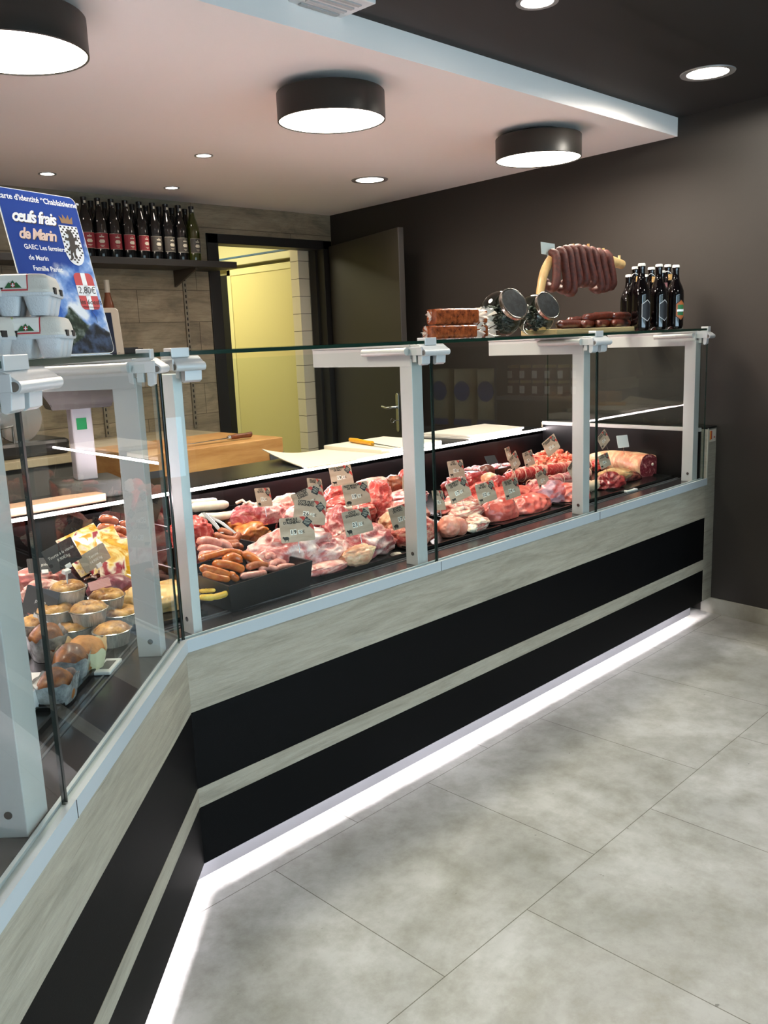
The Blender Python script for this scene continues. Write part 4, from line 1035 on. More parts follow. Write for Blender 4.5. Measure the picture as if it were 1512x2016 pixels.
# ------------------------------------------------------------------ meat
ZF = .697
mm = dict(
 lamb = meat_mat('lamb_meat', '#b9565a', '#e9c9c2', .44, .60, 11, (1,1,1.4), .35, .3, '#8d3a41'),
 lamb2 = meat_mat('lamb_leg_meat', '#c46a68', '#eed6cf', .40, .56, 9, (1,1,1), .3, .3, '#9a4448'),
 pork = meat_mat('pork_meat', '#d07670', '#f0c9ba', .46, .60, 10, (1,1,1), .3, .32, '#b2504c'),
 porkrib = meat_mat('pork_rack_meat', '#c9616a', '#f2c4c0', .45, .56, 16, (.5,1,1), .35, .3, '#9c3a44'),
 echine = meat_mat('pork_neck_meat', '#b8463f', '#eeb79d', .46, .60, 13, (1,1,1.6), .5, .32, '#7d2723'),
 red = meat_mat('red_slab_meat', '#c8423c', '#eba093', .52, .64, 14, (1,1,2), .35, .28, '#8e2422'),
 veal = meat_mat('veal_meat', '#cc5a50', '#e99a8c', .50, .68, 9, (1,.5,1), .25, .3, '#b2443d'),
 veal2 = meat_mat('veal_membrane_meat', '#bb4f4f', '#c9a0ae', .48, .60, 7, (.6,1,1), .3, .28, '#8e3438'),
 ham = meat_mat('pale_ham_meat', '#dc8b76', '#edb39c', .45, .65, 6, (1,1,1), .2, .4, '#c6705c'),
 beef = meat_mat('beef_meat', '#8e2226', '#d9897a', .56, .68, 12, (.6,1,1), .4, .3, '#5c1216'),
 tied = meat_mat('tied_beef_meat', '#c23235', '#f0b9a6', .50, .60, 15, (2,1,1), .3, .28, '#8b1d20'),
 fat = meat_mat('beef_fat_cover', '#d98c6c', '#f0cfa8', .40, .55, 8, (.7,1,1), .3, .38, '#b05a45'),
 agedfat = meat_mat('aged_fat_cover', '#c08a5c', '#ecc998', .40, .60, 9, (.7,1,1), .35, .4, '#7a4a2c'),
 dark = meat_mat('dark_aged_beef', '#4a1416', '#8c4a3e', .52, .66, 12, (1,1,1), .4, .4, '#280a0b'),
 trim = meat_mat('meat_trimmings_mix', '#d9432f', '#f2a582', .44, .58, 26, (1,1,1), .3, .3, '#a82a1e'),
 bacon = meat_mat('bacon_layers', '#b9625c', '#ead7c4', .47, .53, 10, (.4,.4,9), .3, .35, '#934741'),
 brown = speck_mat('browned_meat', '#4c1c0e', '#a0552c', 34, .35, .7, .4, .9, coat=.3),
 marin = speck_mat('orange_marinade', '#a84414', '#e8994c', 34, .36, .64, .3, 1., coat=.4, sss=.1),
 merg = speck_mat('orange_sausage_skin', '#a84310', '#d47a33', 55, .3, .7, .25, .3, coat=.4, sss=.12),
 chip = speck_mat('pink_sausage_skin', '#bb6e62', '#e0a396', 60, .3, .7, .28, .3, coat=.35, sss=.15),
 spicy = speck_mat('brown_spiced_sausage', '#7a3219', '#b5663a', 60, .3, .7, .3, .4, coat=.3),
 boudin = speck_mat('white_sausage_skin', '#d9cdb9', '#efe6d6', 30, .3, .7, .35, .1, coat=.2, sss=.15),
 chick = speck_mat('chicken_skin', '#d9a65e', '#efd09a', 26, .3, .7, .35, .6, coat=.25, sss=.15),
 yellow = speck_mat('yellow_chicken_foot', '#c99418', '#e8c652', 50, .3, .7, .35, .5, coat=.2),
 bone = M('bone', '#e6d6c4', .45), cut = meat_mat('cut_beef_face', '#7e2430', '#c98a86', .55, .62, 22, (1,1,1), .4, .28, '#561019'),
 hamcut = meat_mat('pale_cut_face', '#d88874', '#e6a591', .5, .7, 20, (1,1,1), .2, .35, '#cc7a68'),
)
def lump(name, label, cat, box, y, mat, ang=0, asp=.6, seed=0, amp=.09, folds=.05, group=None, sub=5, pwr=1., zf=ZF, parent=None, freq=1.0, extend=True, d_lat=0):
    x0, y0, x1, y1 = box; c = atY((x0+x1)/2, (y0+y1)/2, y); k = mpp(c)
    a_ = math.radians(ang); d = Vector((math.cos(a_), math.sin(a_), 0)); e = Vector((-d.y, d.x, 0))
    w = (x1-x0)*k/2; h = (y1-y0)*k/2
    u = math.hypot(d.dot(CR), asp*e.dot(CR)); ra = w/u; rb = ra*asp
    v = math.hypot(ra*d.dot(CU), rb*e.dot(CU)); rc = math.sqrt(max(h*h-v*v, (h*.55)**2))/CU.z
    b = bmesh.new(); bmesh.ops.create_icosphere(b, subdivisions=sub, radius=1)
    S = Vector((seed*3.17, seed*1.3, seed*.7))
    for vt in b.verts:
        p = vt.co.copy()
        if pwr != 1: p = Vector([math.copysign(abs(q)**pwr, q) for q in p])
        q = p*freq
        n1 = noise.noise(q*1.3+S); n2 = noise.noise(q*3.1+S); n3 = 1-abs(noise.noise(q*2.3+S*2))*2.2
        n4 = noise.noise(q*7+S)
        s = 1+amp*(1.6*n1+.7*n2)+folds*(n3-.3)+amp*.22*n4
        p *= s
        P_ = c + d*(p.x*ra) + e*(p.y*rb) + Vector((0,0,p.z*rc))
        vt.co = P_
    zb = min(v_.co.z for v_ in b.verts)
    if zf is not None:
        for vt in b.verts:
            if zb > zf and vt.co.z < c.z and extend: vt.co.z = zf+(vt.co.z-zb)*(c.z-zf)/(c.z-zb)
            elif vt.co.z < zf: vt.co.z = zf+.0004
            if vt.co.y < .038 and parent is None and c.x > -.1: vt.co.y = .038+(vt.co.y-.038)*.08
    for f in b.faces: f.smooth = True
    m = MB(); m.merge(b); o = m.build(name, mat, parent, sharp=False)
    if parent is None: tag(o, label, cat, group)
    return o
def meat_group(name, label, cat, main, extras, group=None):
    """main lump args; extras [(part name, args)] as children"""
    t = thing(name, label, cat, atY((main['box'][0]+main['box'][2])/2, main['box'][3], main['y']), group)
    lump('flesh', '', '', parent=t, **main)
    for nm, ar in extras: lump(nm, '', '', parent=t, **ar)
    return t
# --- left part of the long run: lamb and pork
g1 = None
meat_group('lamb_shoulder', 'large pale pink lamb shoulder at the front, behind the lamb shoulder card', 'meat', dict(box=(498,1036,648,1124), y=.29, mat=mm['lamb2'], ang=-8, asp=.62, seed=1, amp=.12, folds=.12),
  [('fat_edge', dict(box=(594,1094,692,1130), y=.20, mat=mm['pork'], ang=12, asp=.4, seed=2, amp=.12)), ('shank', dict(box=(560,1060,690,1120), y=.25, mat=mm['lamb'], ang=-6, asp=.5, seed=3, amp=.16, folds=.12))])
t = meat_group('lamb_leg_joint', 'lamb leg joint with a bone end at the front, beneath the 23 euro card', 'meat', dict(box=(652,1034,778,1106), y=.26, mat=mm['lamb'], ang=-6, asp=.6, seed=5, amp=.12, folds=.14),
  [('fat_cap', dict(box=(672,1072,736,1104), y=.175, mat=mm['fat'], ang=5, asp=.5, seed=6, amp=.16))])
lump('bone_end', '', '', (768,1086,792,1102), .19, mm['bone'], 0, .8, 7, .16, parent=t, sub=4)
lump('lamb_ribs', 'dark streaked lamb rib piece standing behind the leg joint', 'meat', (636,1000,700,1078), .40, mm['lamb'], 40, .5, 8, .16, .18)
t = meat_group('lamb_neck_piece', 'upright pale lamb neck piece with a white bone tip, left of the 23 euro card', 'meat', dict(box=(640,1005,688,1058), y=.48, mat=mm['lamb2'], ang=60, asp=.6, seed=9, amp=.16, folds=.15), [])
m = MB(); a = atY(648,1006,.46); b_ = atY(690,1000,.50); m.tube([a, a.lerp(b_,.5)+Vector((0,0,.004)), b_], [.011,.007,.010], 10); m.build('rib_bone', mm['bone'], t)
t = thing('pork_rack', 'long pink pork rib rack at the back, below the pork chop card', 'meat', atY(500,1030,.72))
lump('flesh', '', '', (452,988,562,1036), .68, mm['porkrib'], -22, .42, 10, .10, .1, parent=t)
for i in range(5):
    m = MB(); a = atY(466+i*14, 990+i*3, .70); m.tube([a, a+Vector((.004,-.03,.012)), a+Vector((.006,-.05,.002))], [.006,.005,.003], 8); m.build('rib_bone', mm['bone'], t)
lump('pork_chop_joint', 'pink pork chop joint rising behind the stacked lamb cards', 'meat', (534,972,606,1024), .72, mm['pork'], 15, .5, 11, .12, .12)
lump('pork_belly_piece', 'pale pork piece wedged between the stacked cards and the pork rack', 'meat', (560,990,640,1050), .56, mm['porkrib'], 10, .5, 12, .12, .12)
lump('marbled_chop', 'marbled red chop standing behind the grill pork card', 'meat', (640,948,690,1000), .74, mm['red'], 30, .35, 13, .08, .06)
lump('red_pork_slab', 'smooth red pork fillet slab behind the pork fillet card', 'meat', (640,975,706,1012), .62, mm['red'], 0, .4, 14, .08, .08)
lump('red_pork_slab', 'red pork slab edge showing under the pork fillet card', 'meat', (655,990,740,1030), .52, mm['red'], -8, .35, 15, .10, .1)
lump('pork_fillet', 'pink pork fillet across the back, between the veal rib card and the browned meat', 'meat', (690,940,772,985), .78, mm['pork'], -4, .35, 16, .10, .1)
lump('pork_chop_stack', 'stack of red pork chops, left of the 17 euro card', 'meat', (722,948,772,1025), .58, mm['red'], 30, .55, 17, .14, .22)
lump('pork_ribs_slab', 'slab of pork ribs with a white fat line, at the back by the first wide post', 'meat', (752,962,842,998), .66, mm['porkrib'], -6, .4, 18, .10, .12)
lump('pork_flank', 'pale pork flank lying behind the 17 euro card', 'meat', (742,985,846,1040), .52, mm['pork'], -6, .5, 19, .10, .12)
meat_group('pork_neck_roast', 'big marbled pork neck roast at the front beside the first wide post', 'meat', dict(box=(756,1010,862,1082), y=.27, mat=mm['echine'], ang=-5, asp=.7, seed=20, amp=.10, folds=.08),
  [('fat_cover', dict(box=(748,1000,836,1048), y=.32, mat=mm['fat'], ang=-5, asp=.6, seed=21, amp=.10))])
lump('browned_meatball', 'browned crusty meat ball at the back near the first wide post', 'meat', (752,934,800,974), .76, mm['brown'], 0, .8, 22, .14, .1)
lump('browned_meatball', 'small browned piece just left of the crusty meat ball', 'meat', (738,942,762,966), .80, mm['brown'], 0, .8, 23, .14, .1, sub=4)
t = thing('wrapped_meat', 'pink meat in printed white paper at the back by the first wide post', 'meat', atY(805,950,.74))
lump('flesh', '', '', (783,924,818,962), .74, mm['red'], 0, .6, 24, .12, parent=t, sub=4)
lump('paper', '', '', (799,924,825,950), .72, M('waxed_white_paper', '#e6dcdc', .45), 0, .5, 25, .25, .2, parent=t, sub=4, extend=False)
# --- middle bay: veal
t = meat_group('pale_ham', 'pale pink boneless ham at the very front just right of the first wide post', 'meat', dict(box=(860,1014,908,1060), y=.22, mat=mm['ham'], ang=0, asp=.8, seed=30, amp=.05, folds=.04), [])
lump('cut_end', '', '', (886,1018,921,1056), .20, mm['hamcut'], -60, .45, 31, .03, .02, parent=t, sub=4)
lump('pork_joint', 'pinkish pork piece under the left veal card', 'meat', (862,975,946,1024), .38, mm['pork'], -5, .6, 32, .12, .12)
t = thing('rolled_bacon', 'rolled bacon with white fat layers, between the pale ham and the veal roast', 'meat', atY(920,1045,.25))
lump('roll', '', '', (882,988,952,1034), .28, mm['bacon'], 8, .5, 33, .12, .16, parent=t)
lump('rolled_slice', '', '', (915,1014,962,1046), .20, mm['bacon'], 40, .6, 34, .16, .2, parent=t, sub=4)
lump('fat_end', '', '', (918,1028,946,1048), .175, M('bacon_fat_white', '#e4d4c2', .4), 20, .6, 35, .16, .1, parent=t, sub=4)
lump('veal_roast', 'smooth pink veal roast in the front row, right of the rolled bacon', 'meat', (940,980,1024,1042), .27, mm['veal'], -6, .6, 36, .07, .05)
lump('veal_cushion', 'broad layered veal slices in the front row, below the escalope card', 'meat', (988,972,1086,1026), .27, mm['veal'], -4, .55, 37, .10, .16)
lump('veal_back_piece', 'pink veal behind the three middle cards', 'meat', (930,955,1060,1000), .42, mm['veal'], -4, .4, 38, .10, .12)
lump('membrane_veal', 'veal with a bluish membrane, front row before the second post', 'meat', (1034,946,1128,1006), .31, mm['veal2'], -6, .6, 39, .08, .1)
lump('veal_rump', 'round red veal rump at the front, touching the second post', 'meat', (1088,950,1162,1004), .25, mm['veal'], -8, .7, 40, .07, .1)
lump('dark_beef_strips', 'dark red beef strips behind the left veal cards', 'meat', (872,930,972,972), .62, mm['beef'], -6, .4, 41, .12, .2)
lump('veal_stew_pile', 'dark pink veal pile between the left two veal cards', 'meat', (916,950,990,992), .50, mm['red'], -4, .5, 42, .14, .2)
t = thing('fat_capped_roast', 'small roast with a pale fat cap, behind the middle veal cards', 'meat', atY(968,945,.55))
lump('flesh', '', '', (958,936,1002,972), .50, mm['beef'], 10, .6, 43, .06, .05, parent=t, sub=4)
lump('fat_cover', '', '', (944,930,982,956), .56, mm['fat'], 10, .7, 44, .06, .04, parent=t, sub=4)
lump('red_beef_piece', 'red beef piece behind the escalope card', 'meat', (984,926,1036,958), .62, mm['beef'], -5, .5, 45, .10, .12)
lump('tongue_piece', 'bright red rounded piece just below the roast veal card', 'meat', (1016,918,1052,944), .66, mm['trim'], 0, .6, 46, .05, .03, sub=4)
def tied_roast(label, x0, y0, x1, y1, y, r, mat, n, rope='#e8c8b4', seed=0, cat='meat', name='tied_roast'):
    a = atY(x0, y0, y); b_ = atY(x1, y1, y); t = thing(name, label, cat, a.lerp(b_, .5))
    m = MB(); k = 40; pts = []; rr = []
    for i in range(k+1):
        f = i/k; e = min(f, 1-f)*k/3.; pts.append(a.lerp(b_, f)+Vector((0, .012*noise.noise(Vector((f*3,seed,0))), 0)))
        rr.append(r*(min(1, .55+.45*min(1,e)))*(1+.10*abs(math.sin(f*n*PI))-.05+.06*noise.noise(Vector((f*5,seed,3)))))
    m.tube(pts, rr, 20, flat=.8); m.build('flesh', mat, t, sharp=False)
    for j in range(n+1):
        f = .03+.94*j/n; p = a.lerp(b_, f); dr = (b_-a).normalized(); u = Vector((0,0,1)); w = dr.cross(u)
        rj = r*(.955 if 0 < j < n else .90)
        m = MB(); m.tube([p+u*math.cos(q)*rj*1.03+w*math.sin(q)*rj*.86 for q in [2*PI*i/20 for i in range(21)]], .0022, 6); m.build('string', M('butcher_string', rope, .6), t)
    return t
tied_roast('long red beef roast tied with string, behind the dark veal card', 1000, 938, 1160, 916, .52, .034, mm['tied'], 8, seed=1)
tied_roast('second tied beef roast with a pale fat strip, in front of the longer one', 1040, 958, 1160, 932, .42, .030, mm['porkrib'], 6, seed=2)
tied_roast('pale barded roast tied with string, at the foot of the second post', 1118, 965, 1198, 950, .29, .028, M('barding_fat', '#e2c3a4', .4), 4, rope='#8c6a58', seed=3)
# trimmings
tp = MB(); rnd = random.Random(5)
for i in range(120):
    px = rnd.uniform(1052, 1162); top = 884+abs(px-1105)*.22; py = rnd.uniform(top, 926); y = .86-(py-880)/46*.30+rnd.uniform(-.03,.03)
    c = atY(px, py, y); r = rnd.uniform(.011,.020)
    b = bmesh.new(); bmesh.ops.create_icosphere(b, subdivisions=3, radius=1)
    for v in b.verts:
        n = noise.noise(v.co*1.8+Vector((i*2.1,0,0))); v.co *= 1+.45*n; v.co = Vector((v.co.x*r*1.5, v.co.y*r, v.co.z*r*.7))
    for f in b.faces: f.smooth = True
    tp.merge(b, T3(*c) @ Matrix.Rotation(rnd.uniform(0,6), 4, (rnd.random(), rnd.random(), 1)))
o = tp.build('meat_trimmings', mm['trim'], None, sharp=False); tag(o, 'heap of orange red meat trimmings left of the second post', 'meat trimmings', None, 'stuff')
lump('trimmings_tray_meat', 'dark veal cheek piece carrying the heap of trimmings', 'meat', (1048,898,1166,944), .74, mm['red'], -4, .5, 48, .06, .05)
# small black punnets with meat
for i, (x0, x1, yb, y, lb) in enumerate(((914,956,934,.72,'small black punnet of diced meat right of the upper left veal card'),(958,1003,928,.76,'small black punnet of pink meat, left of the narrow card'),)):
    a = atY(x0, yb, y); b_ = atY(x1, yb-4, y); t = thing('meat_punnet', lb, 'meat tray', (a.x, y, a.z), 'black meat punnets')
    zz_ = min(a.z, .80)
    m = MB(); m.box(a.x, b_.x, y-.05, y+.06, ZF, zz_+.012, bev=.003); m.build('punnet', black_pl, t)
    rnd = random.Random(i); m = MB()
    for k in range(16): m.ball((rnd.uniform(a.x+.015,b_.x-.015), y+rnd.uniform(-.035,.045), zz_+.014), (.016,.012,.009), 2)
    q = m.build('diced_meat', mm['porkrib'], t); q['kind'] = 'stuff'
m = MB(); q = atY(967,905,.74); fm = frame_mat(q, Vector((.9,-.3,0)), Vector((0,.5,.8))); m.prism([(-.03,-.022),(.03,-.022),(.03,.022),(-.03,.022)], -.001,.001, fm); solo('dark_leaflet', m, M('slate_card', '#23262b', .5), 'small tilted dark leaflet on a meat punnet', 'card')
lump('dried_sausage_end', 'dark dried sausage end behind the fat capped roast', 'dried sausage', (941,914,974,938), .66, dry, 0, .8, 50, .03, .03, sub=4)
# --- right bay: rib of beef
t = thing('rib_of_beef', 'large fat covered rib of beef with a dark round cut face near the wall', 'meat', atY(1235,945,.42))
b_ = atY(1277, 919, .27); a = b_+Vector((.10,.35,.012))
m = MB(); k = 30; pts = []; rr = []
for i in range(k+1):
    f = i/k; pts.append(b_.lerp(a, f)+Vector((0,0,.006*noise.noise(Vector((f*4,2,0)))))); rr.append((.074-.014*f)*(1+.10*noise.noise(Vector((f*4,7,2)))))
m.tube(pts, rr, 36, flat=.88, up=(0,0,1))
for v in m.bm.verts:
    v.co += (v.co-b_).normalized()*.005*noise.noise(v.co*28); v.co.z = max(v.co.z, ZF+.001)
m.build('fat_cover', mm['fat'], t, sharp=False)
d = (b_-a).normalized(); u = Vector((0,0,1)); w = d.cross(u).normalized()
m = MB(); ring = [(b_+d*.004+u*math.cos(q)*.064*(1+.05*math.sin(3*q))+w*math.sin(q)*.067*(1+.06*math.cos(2*q))) for q in [2*PI*i/36 for i in range(36)]]
cvert = b_+d*.010
for i in range(36): m.poly([ring[i], ring[(i+1)%36], cvert])
for f in m.bm.faces: f.smooth = True
bmesh.ops.remove_doubles(m.bm, verts=m.bm.verts, dist=1e-6)
m.build('cut_face', mm['cut'], t, sharp=False)
m = MB(); m.ball(b_+d*.008-w*.018+u*.012, (.010,.005,.008), 2); m.build('bone', mm['bone'], t)
t = thing('aged_beef_joint', 'lower beef joint with yellowed fat and a dark end, under the rib of beef', 'meat', atY(1215,960,.3))
lump('fat_cover', '', '', (1168,920,1250,950), .32, mm['agedfat'], -5, .5, 62, .08, .06, parent=t)
lump('dark_end', '', '', (1200,928,1268,958), .30, mm['dark'], -8, .4, 63, .08, .08, parent=t)
lump('loose_beef', 'loose red beef piece beneath the aged joint, right of the second post', 'meat', (1170,930,1232,972), .26, mm['beef'], -10, .6, 64, .12, .18)
lump('beef_fat_piece', 'fatty red beef between the upper cards of the right bay', 'meat', (1160,895,1215,935), .58, mm['red'], 0, .5, 65, .10, .15)

# ------------------------------------------------------------------ price cards
kraft = speck_mat('kraft_price_card', '#97816e', '#c4ae9b', 9, .3, .7, .55, 0, stretch=(.4,1,3))
ink = M('card_ink', '#1b1714', .6); cred = M('card_red_band', '#b3372f', .55); cblk = M('card_black_badge', '#16181c', .5); cwh = M('card_white_tile', '#e9e6df', .5); clin = M('card_badge_print', '#9a968c', .6)
PIG = [(.0,.35),(.08,.55),(.2,.68),(.5,.75),(.75,.70),(.88,.60),(1,.5),(.98,.38),(.88,.34),(.84,.25),(.83,0),(.76,0),(.74,.22),(.62,.22),(.6,.05),(.54,.05),(.52,.22),(.36,.22),(.34,0),(.27,0),(.25,.22),(.2,.05),(.14,.05),(.13,.26),(.05,.25)]
PIG = [(1-p[0], p[1]) for p in PIG]
COW = [(.0,.60),(.05,.72),(.14,.80),(.2,.78),(.24,.72),(.6,.72),(.9,.72),(.97,.66),(1,.4),(.97,.4),(.94,.58),(.92,.3),(.94,0),(.86,0),(.85,.26),(.78,.34),(.5,.3),(.34,.34),(.34,0),(.26,0),(.25,.34),(.2,.42),(.17,.55),(.08,.54)]
LAMB = [(.0,.62),(.06,.78),(.16,.86),(.22,.78),(.34,.74),(.6,.78),(.84,.74),(.94,.6),(.96,.4),(.88,.28),(.88,0),(.80,0),(.79,.24),(.6,.22),(.4,.24),(.39,0),(.31,0),(.3,.26),(.2,.34),(.18,.52),(.10,.54)]
def card(px, py, y, lines, price, animal, label, roll=0, yaw=0, w=.106, pitch=14, tsize=.0105, group='kraft price cards in the meat', blank=False):
    h = w*.72; c = atY(px, py, y)
    r = math.radians(yaw); u = Vector((math.cos(r), math.sin(r), 0)); n = Vector((math.sin(r), -math.cos(r), 0))
    p = math.radians(pitch); v = Vector((0,0,1))*math.cos(p) - n*math.sin(p); n2 = u.cross(v)
    q = math.radians(roll); u2 = u*math.cos(q)+v*math.sin(q); v2 = v*math.cos(q)-u*math.sin(q)
    fm = frame_mat(c, u2, v2, n2); s = w/.105
    t = thing('price_card', label, 'price card', c, group)
    m = MB(); m.prism([(a-w/2, b_-h/2) for a, b_ in rrect(w, h, .005, 3)], -.0006, .0006, fm); cd = m.build('card', white_pl if blank else kraft, t)
    m = MB(); m.cyl(fm @ Vector((0,-h/2+.004,-.001)), fm @ Vector((0,-h/2-.035,-.004)), .0012, n=6); m.build('pin', steel, t)
    if blank: return t
    def Q(mat, pts, nm, z=.0009):
        m = MB(); m.prism([(a*s, b_*s) for a, b_ in pts], z-.0002, z, fm); return m.build(nm, mat, cd)
    Q(cred, [(.010,.0372),(.024,.0372),(.0515,.006),(.0515,-.008)], 'red_band')
    bd_ = Q(cblk, [(.033,.036),(.049,.019),(.033,.002),(.017,.019)], 'diamond_badge', .0012)
    m = MB()
    for k, (yy, ww) in enumerate(((.026,.012),(.021,.019),(.0165,.021),(.012,.012))): m.prism([((.033-ww/2)*s, yy*s), ((.033+ww/2)*s, yy*s), ((.033+ww/2)*s, (yy+.0022)*s), ((.033-ww/2)*s, (yy+.0022)*s)], .0012, .0014, fm)
    m.build('badge_lines', clin, bd_)
    m = MB(); m.merge(text_bm('\n'.join(lines), tsize*s, bold=.045, spacing=1.0, line=.85), fm @ T3(-.014*s, (.026 if len(lines) > 1 else .022)*s, .0011), smooth=False) ; m.build('lettering', ink, cd)
    if price:
        m = MB(); x = -.022
        for ch in price[:2]: m.prism([((x)*s,-.016*s),((x+.0085)*s,-.016*s),((x+.0085)*s,.001*s),((x)*s,.001*s)], .0006, .0009, fm); x += .0105
        m.prism([((x+.003)*s,-.015*s),((x+.009)*s,-.015*s),((x+.009)*s,-.003*s),((x+.003)*s,-.003*s)], .0006, .0009, fm); m.prism([((x+.0105)*s,-.015*s),((x+.0165)*s,-.015*s),((x+.0165)*s,-.003*s),((x+.0105)*s,-.003*s)], .0006, .0009, fm)
        pt = m.build('price_tiles', cwh, cd)
        m = MB(); x = -.01775
        for ch in price[:2]: m.merge(text_bm(ch, .016*s, bold=.03), fm @ T3(x*s, -.0078*s, .0011), smooth=False); x += .0105
        m.merge(text_bm(','+price[2:]+'€', .0115*s), fm @ T3((x+.009)*s, -.009*s, .0011), smooth=False); m.build('price_digits', ink, pt)
    if animal:
        m = MB(); m.prism([((-.048+p_[0]*.021)*s, (-.034+p_[1]*.019)*s) for p_ in animal], .0006, .0010, fm); m.build('animal_silhouette', ink, cd)
    return t
card(585,1042,.19, ['EPAULE',"D'AGNEAU"], '1990', LAMB, 'kraft price card reading EPAULE D\'AGNEAU, frontmost of the overlapping lamb cards', 0, -26)
card(610,1008,.26, ['COTE FILET',"D'AGNEAU"], '2650', None, 'kraft price card reading COTE FILET D\'AGNEAU, middle of the overlapping lamb cards', -12, -22)
card(608,984,.32, ['POITRINE','COLLIER',"AGNEAU"], '1250', None, 'kraft price card reading POITRINE COLLIER AGNEAU, rear of the overlapping lamb cards', 16, -18, tsize=.0095)
card(621,960,.50, ['GRILLADE','DE PORC'], '1090', None, 'kraft price card reading GRILLADE DE PORC', -12, 18, .092)
card(519,979,.58, ['COTE','DE PORC'], '1190', PIG, 'kraft price card reading COTE DE PORC, standing alone above the pork rack', -8, 20, .092)
card(672,936,.66, ['COTE PREMIERE','DE VEAU'], '1990', COW, 'kraft price card reading COTE PREMIERE DE VEAU, before the light strip', 0, -6, tsize=.0092, w=.106)
card(702,972,.34, ['FILET MIGNON','DE PORC'], '1990', PIG, 'kraft price card reading FILET MIGNON DE PORC', 2, -10, tsize=.0096, w=.106)
card(704,1027,.185, ['COTE',"D'AGNEAU"], '2350', LAMB, 'kraft price card reading COTE D\'AGNEAU, price 23, above the leg joint', 2, -6, w=.112)
card(792,1016,.185, ['ECHINE','DE PORC'], '1750', PIG, 'kraft price card reading ECHINE DE PORC, above the pork neck roast', 6, -6, w=.106)
card(804,957,.50, ['TRAVERS','DE PORC'], '1190', None, 'slanted kraft price card leaning before the paper wrapped meat', -26, 16, .088)
card(864,985,.22, ['FILET','DE PORC'], '1690', None, 'kraft price card half hidden behind the first wide post', -10, 20, .10)
card(898,923,.50, ['TETE','DE VEAU'], '1090', COW, 'kraft price card topmost left in the middle bay, beside the diced meat', -2, 0, .098)
card(903,965,.24, ['PAUPIETTE','DE VEAU'], '1790', COW, 'kraft price card reading PAUPIETTE DE VEAU, left of the front three in the middle bay', 12, -8, .108)
card(957,969,.23, ['PAVE','DE VEAU'], '2290', COW, 'kraft price card reading PAVE DE VEAU, centre of the front three in the middle bay', 4, -4, .106)
card(1007,962,.235, ['ESCALOPE','DE VEAU'], '2490', COW, 'kraft price card reading ESCALOPE DE VEAU, right of the front three in the middle bay', 2, 2, .106)
card(1001,893,.62, ['JARRET','DE VEAU'], '1190', None, 'narrow seen kraft price card behind two others, nearest the light strip end', 0, 22, .082)
card(1013,909,.52, ['BLANQUETTE','DE VEAU'], '1390', COW, 'kraft price card tilted left, overlapping the roast veal card', 18, 12, .098, tsize=.009)
card(1041,903,.54, ['ROTI','DE VEAU'], '1990', COW, 'kraft price card reading ROTI DE VEAU, left of the trimmings', 4, 8, .098)
card(1068,942,.31, ['JOUE','DE BOEUF'], '1290', COW, 'dark looking kraft price card before the tied beef roasts', 10, 6, .098)
card(1085,877,.56, ['BOURGUIGNON','DE BOEUF'], '1390', None, 'kraft price card on top of the heap of trimmings', 22, -6, .108, tsize=.0085)
card(1130,923,.28, ['RUMSTEAK','DE BOEUF'], '2290', COW, 'kraft price card tilted steeply, just left of the second post', 28, 2, .094)
card(1188,865,.42, ['BAVETTE','DE BOEUF'], '2390', COW, 'kraft price card tilted steeply, just right of the second post', 26, -2, .092)
card(1190,907,.24, ['COTE','DE BOEUF'], '2690', COW, 'kraft price card upright before the rib of beef', 8, -2, .086)
card(1226,869,.38, [], '', None, 'blank white card behind the rib of beef', -2, -8, .086, blank=True, group=None)
def puck(px, py, z, yaw, label):
    c = atZ(px, py, z); t = thing('shelf_label', label, 'electronic label', c, 'white electronic shelf labels')
    fm = T3(c.x, c.y, z) @ RZ(yaw)
    m = MB(); m.box(-.045,.045,-.02,.02,0,.009, fm, bev=.003); m.build('housing', white_pl, t)
    m = MB(); m.box(-.026,.026,-.011,.011,.009,.0098, fm); m.build('display', M('label_display', '#55575a', .2), t)
puck(1238,967,.6925, -.05, 'white electronic label on the dark deck below the rib of beef')
puck(213,1316,.6925, lcl, 'white electronic label on the dark deck beside the bread')

# ------------------------------------------------------------------ sausages and trays at the mitre
gm = 'orange sausages in the front tray'
def SP(name, pts, r, mat, label, g, cat='sausage', **kw):
    P_ = [atY(*q) for q in pts]; k = mpp(P_[0]); return sausage(name, P_, r*k, mat, label, cat, g, k=18, wob=.08, seed=pts[0][0], **kw)
SP('merguez', [(392,1101,.20),(419,1092,.22),(447,1086,.24),(476,1090,.26)], 7.5, mm['merg'], 'orange sausage arching across the top of the front tray', gm)
SP('merguez', [(419,1110,.17),(450,1112,.17),(480,1122,.17)], 9, mm['merg'], 'orange sausage lying on top, centre of the front tray', gm)
SP('merguez', [(394,1118,.15),(422,1123,.15),(452,1133,.15)], 8.5, mm['merg'], 'lowest orange sausage beside the tray edge, left', gm)
SP('merguez', [(440,1104,.20),(458,1096,.21),(476,1106,.20)], 9, mm['merg'], 'short bent orange sausage on top of the heap', gm)
SP('merguez', [(454,1126,.15),(460,1136,.148),(470,1141,.146)], 7.5, mm['merg'], 'orange sausage pointing at the tray corner', gm)
SP('merguez', [(476,1090,.25),(492,1096,.24),(508,1107,.22),(520,1118,.20)], 9.5, mm['merg'], 'orange sausage curving down to the pink sausages', gm)
SP('merguez', [(400,1128,.14),(425,1136,.14),(452,1141,.14)], 7, mm['merg'], 'orange sausage along the left tray wall', gm)
SP('merguez', [(486,1118,.18),(505,1112,.19),(528,1114,.19)], 7.5, mm['spicy'], 'brownish orange sausage among the pink ones', gm)
gp = 'pink sausages in the front tray'
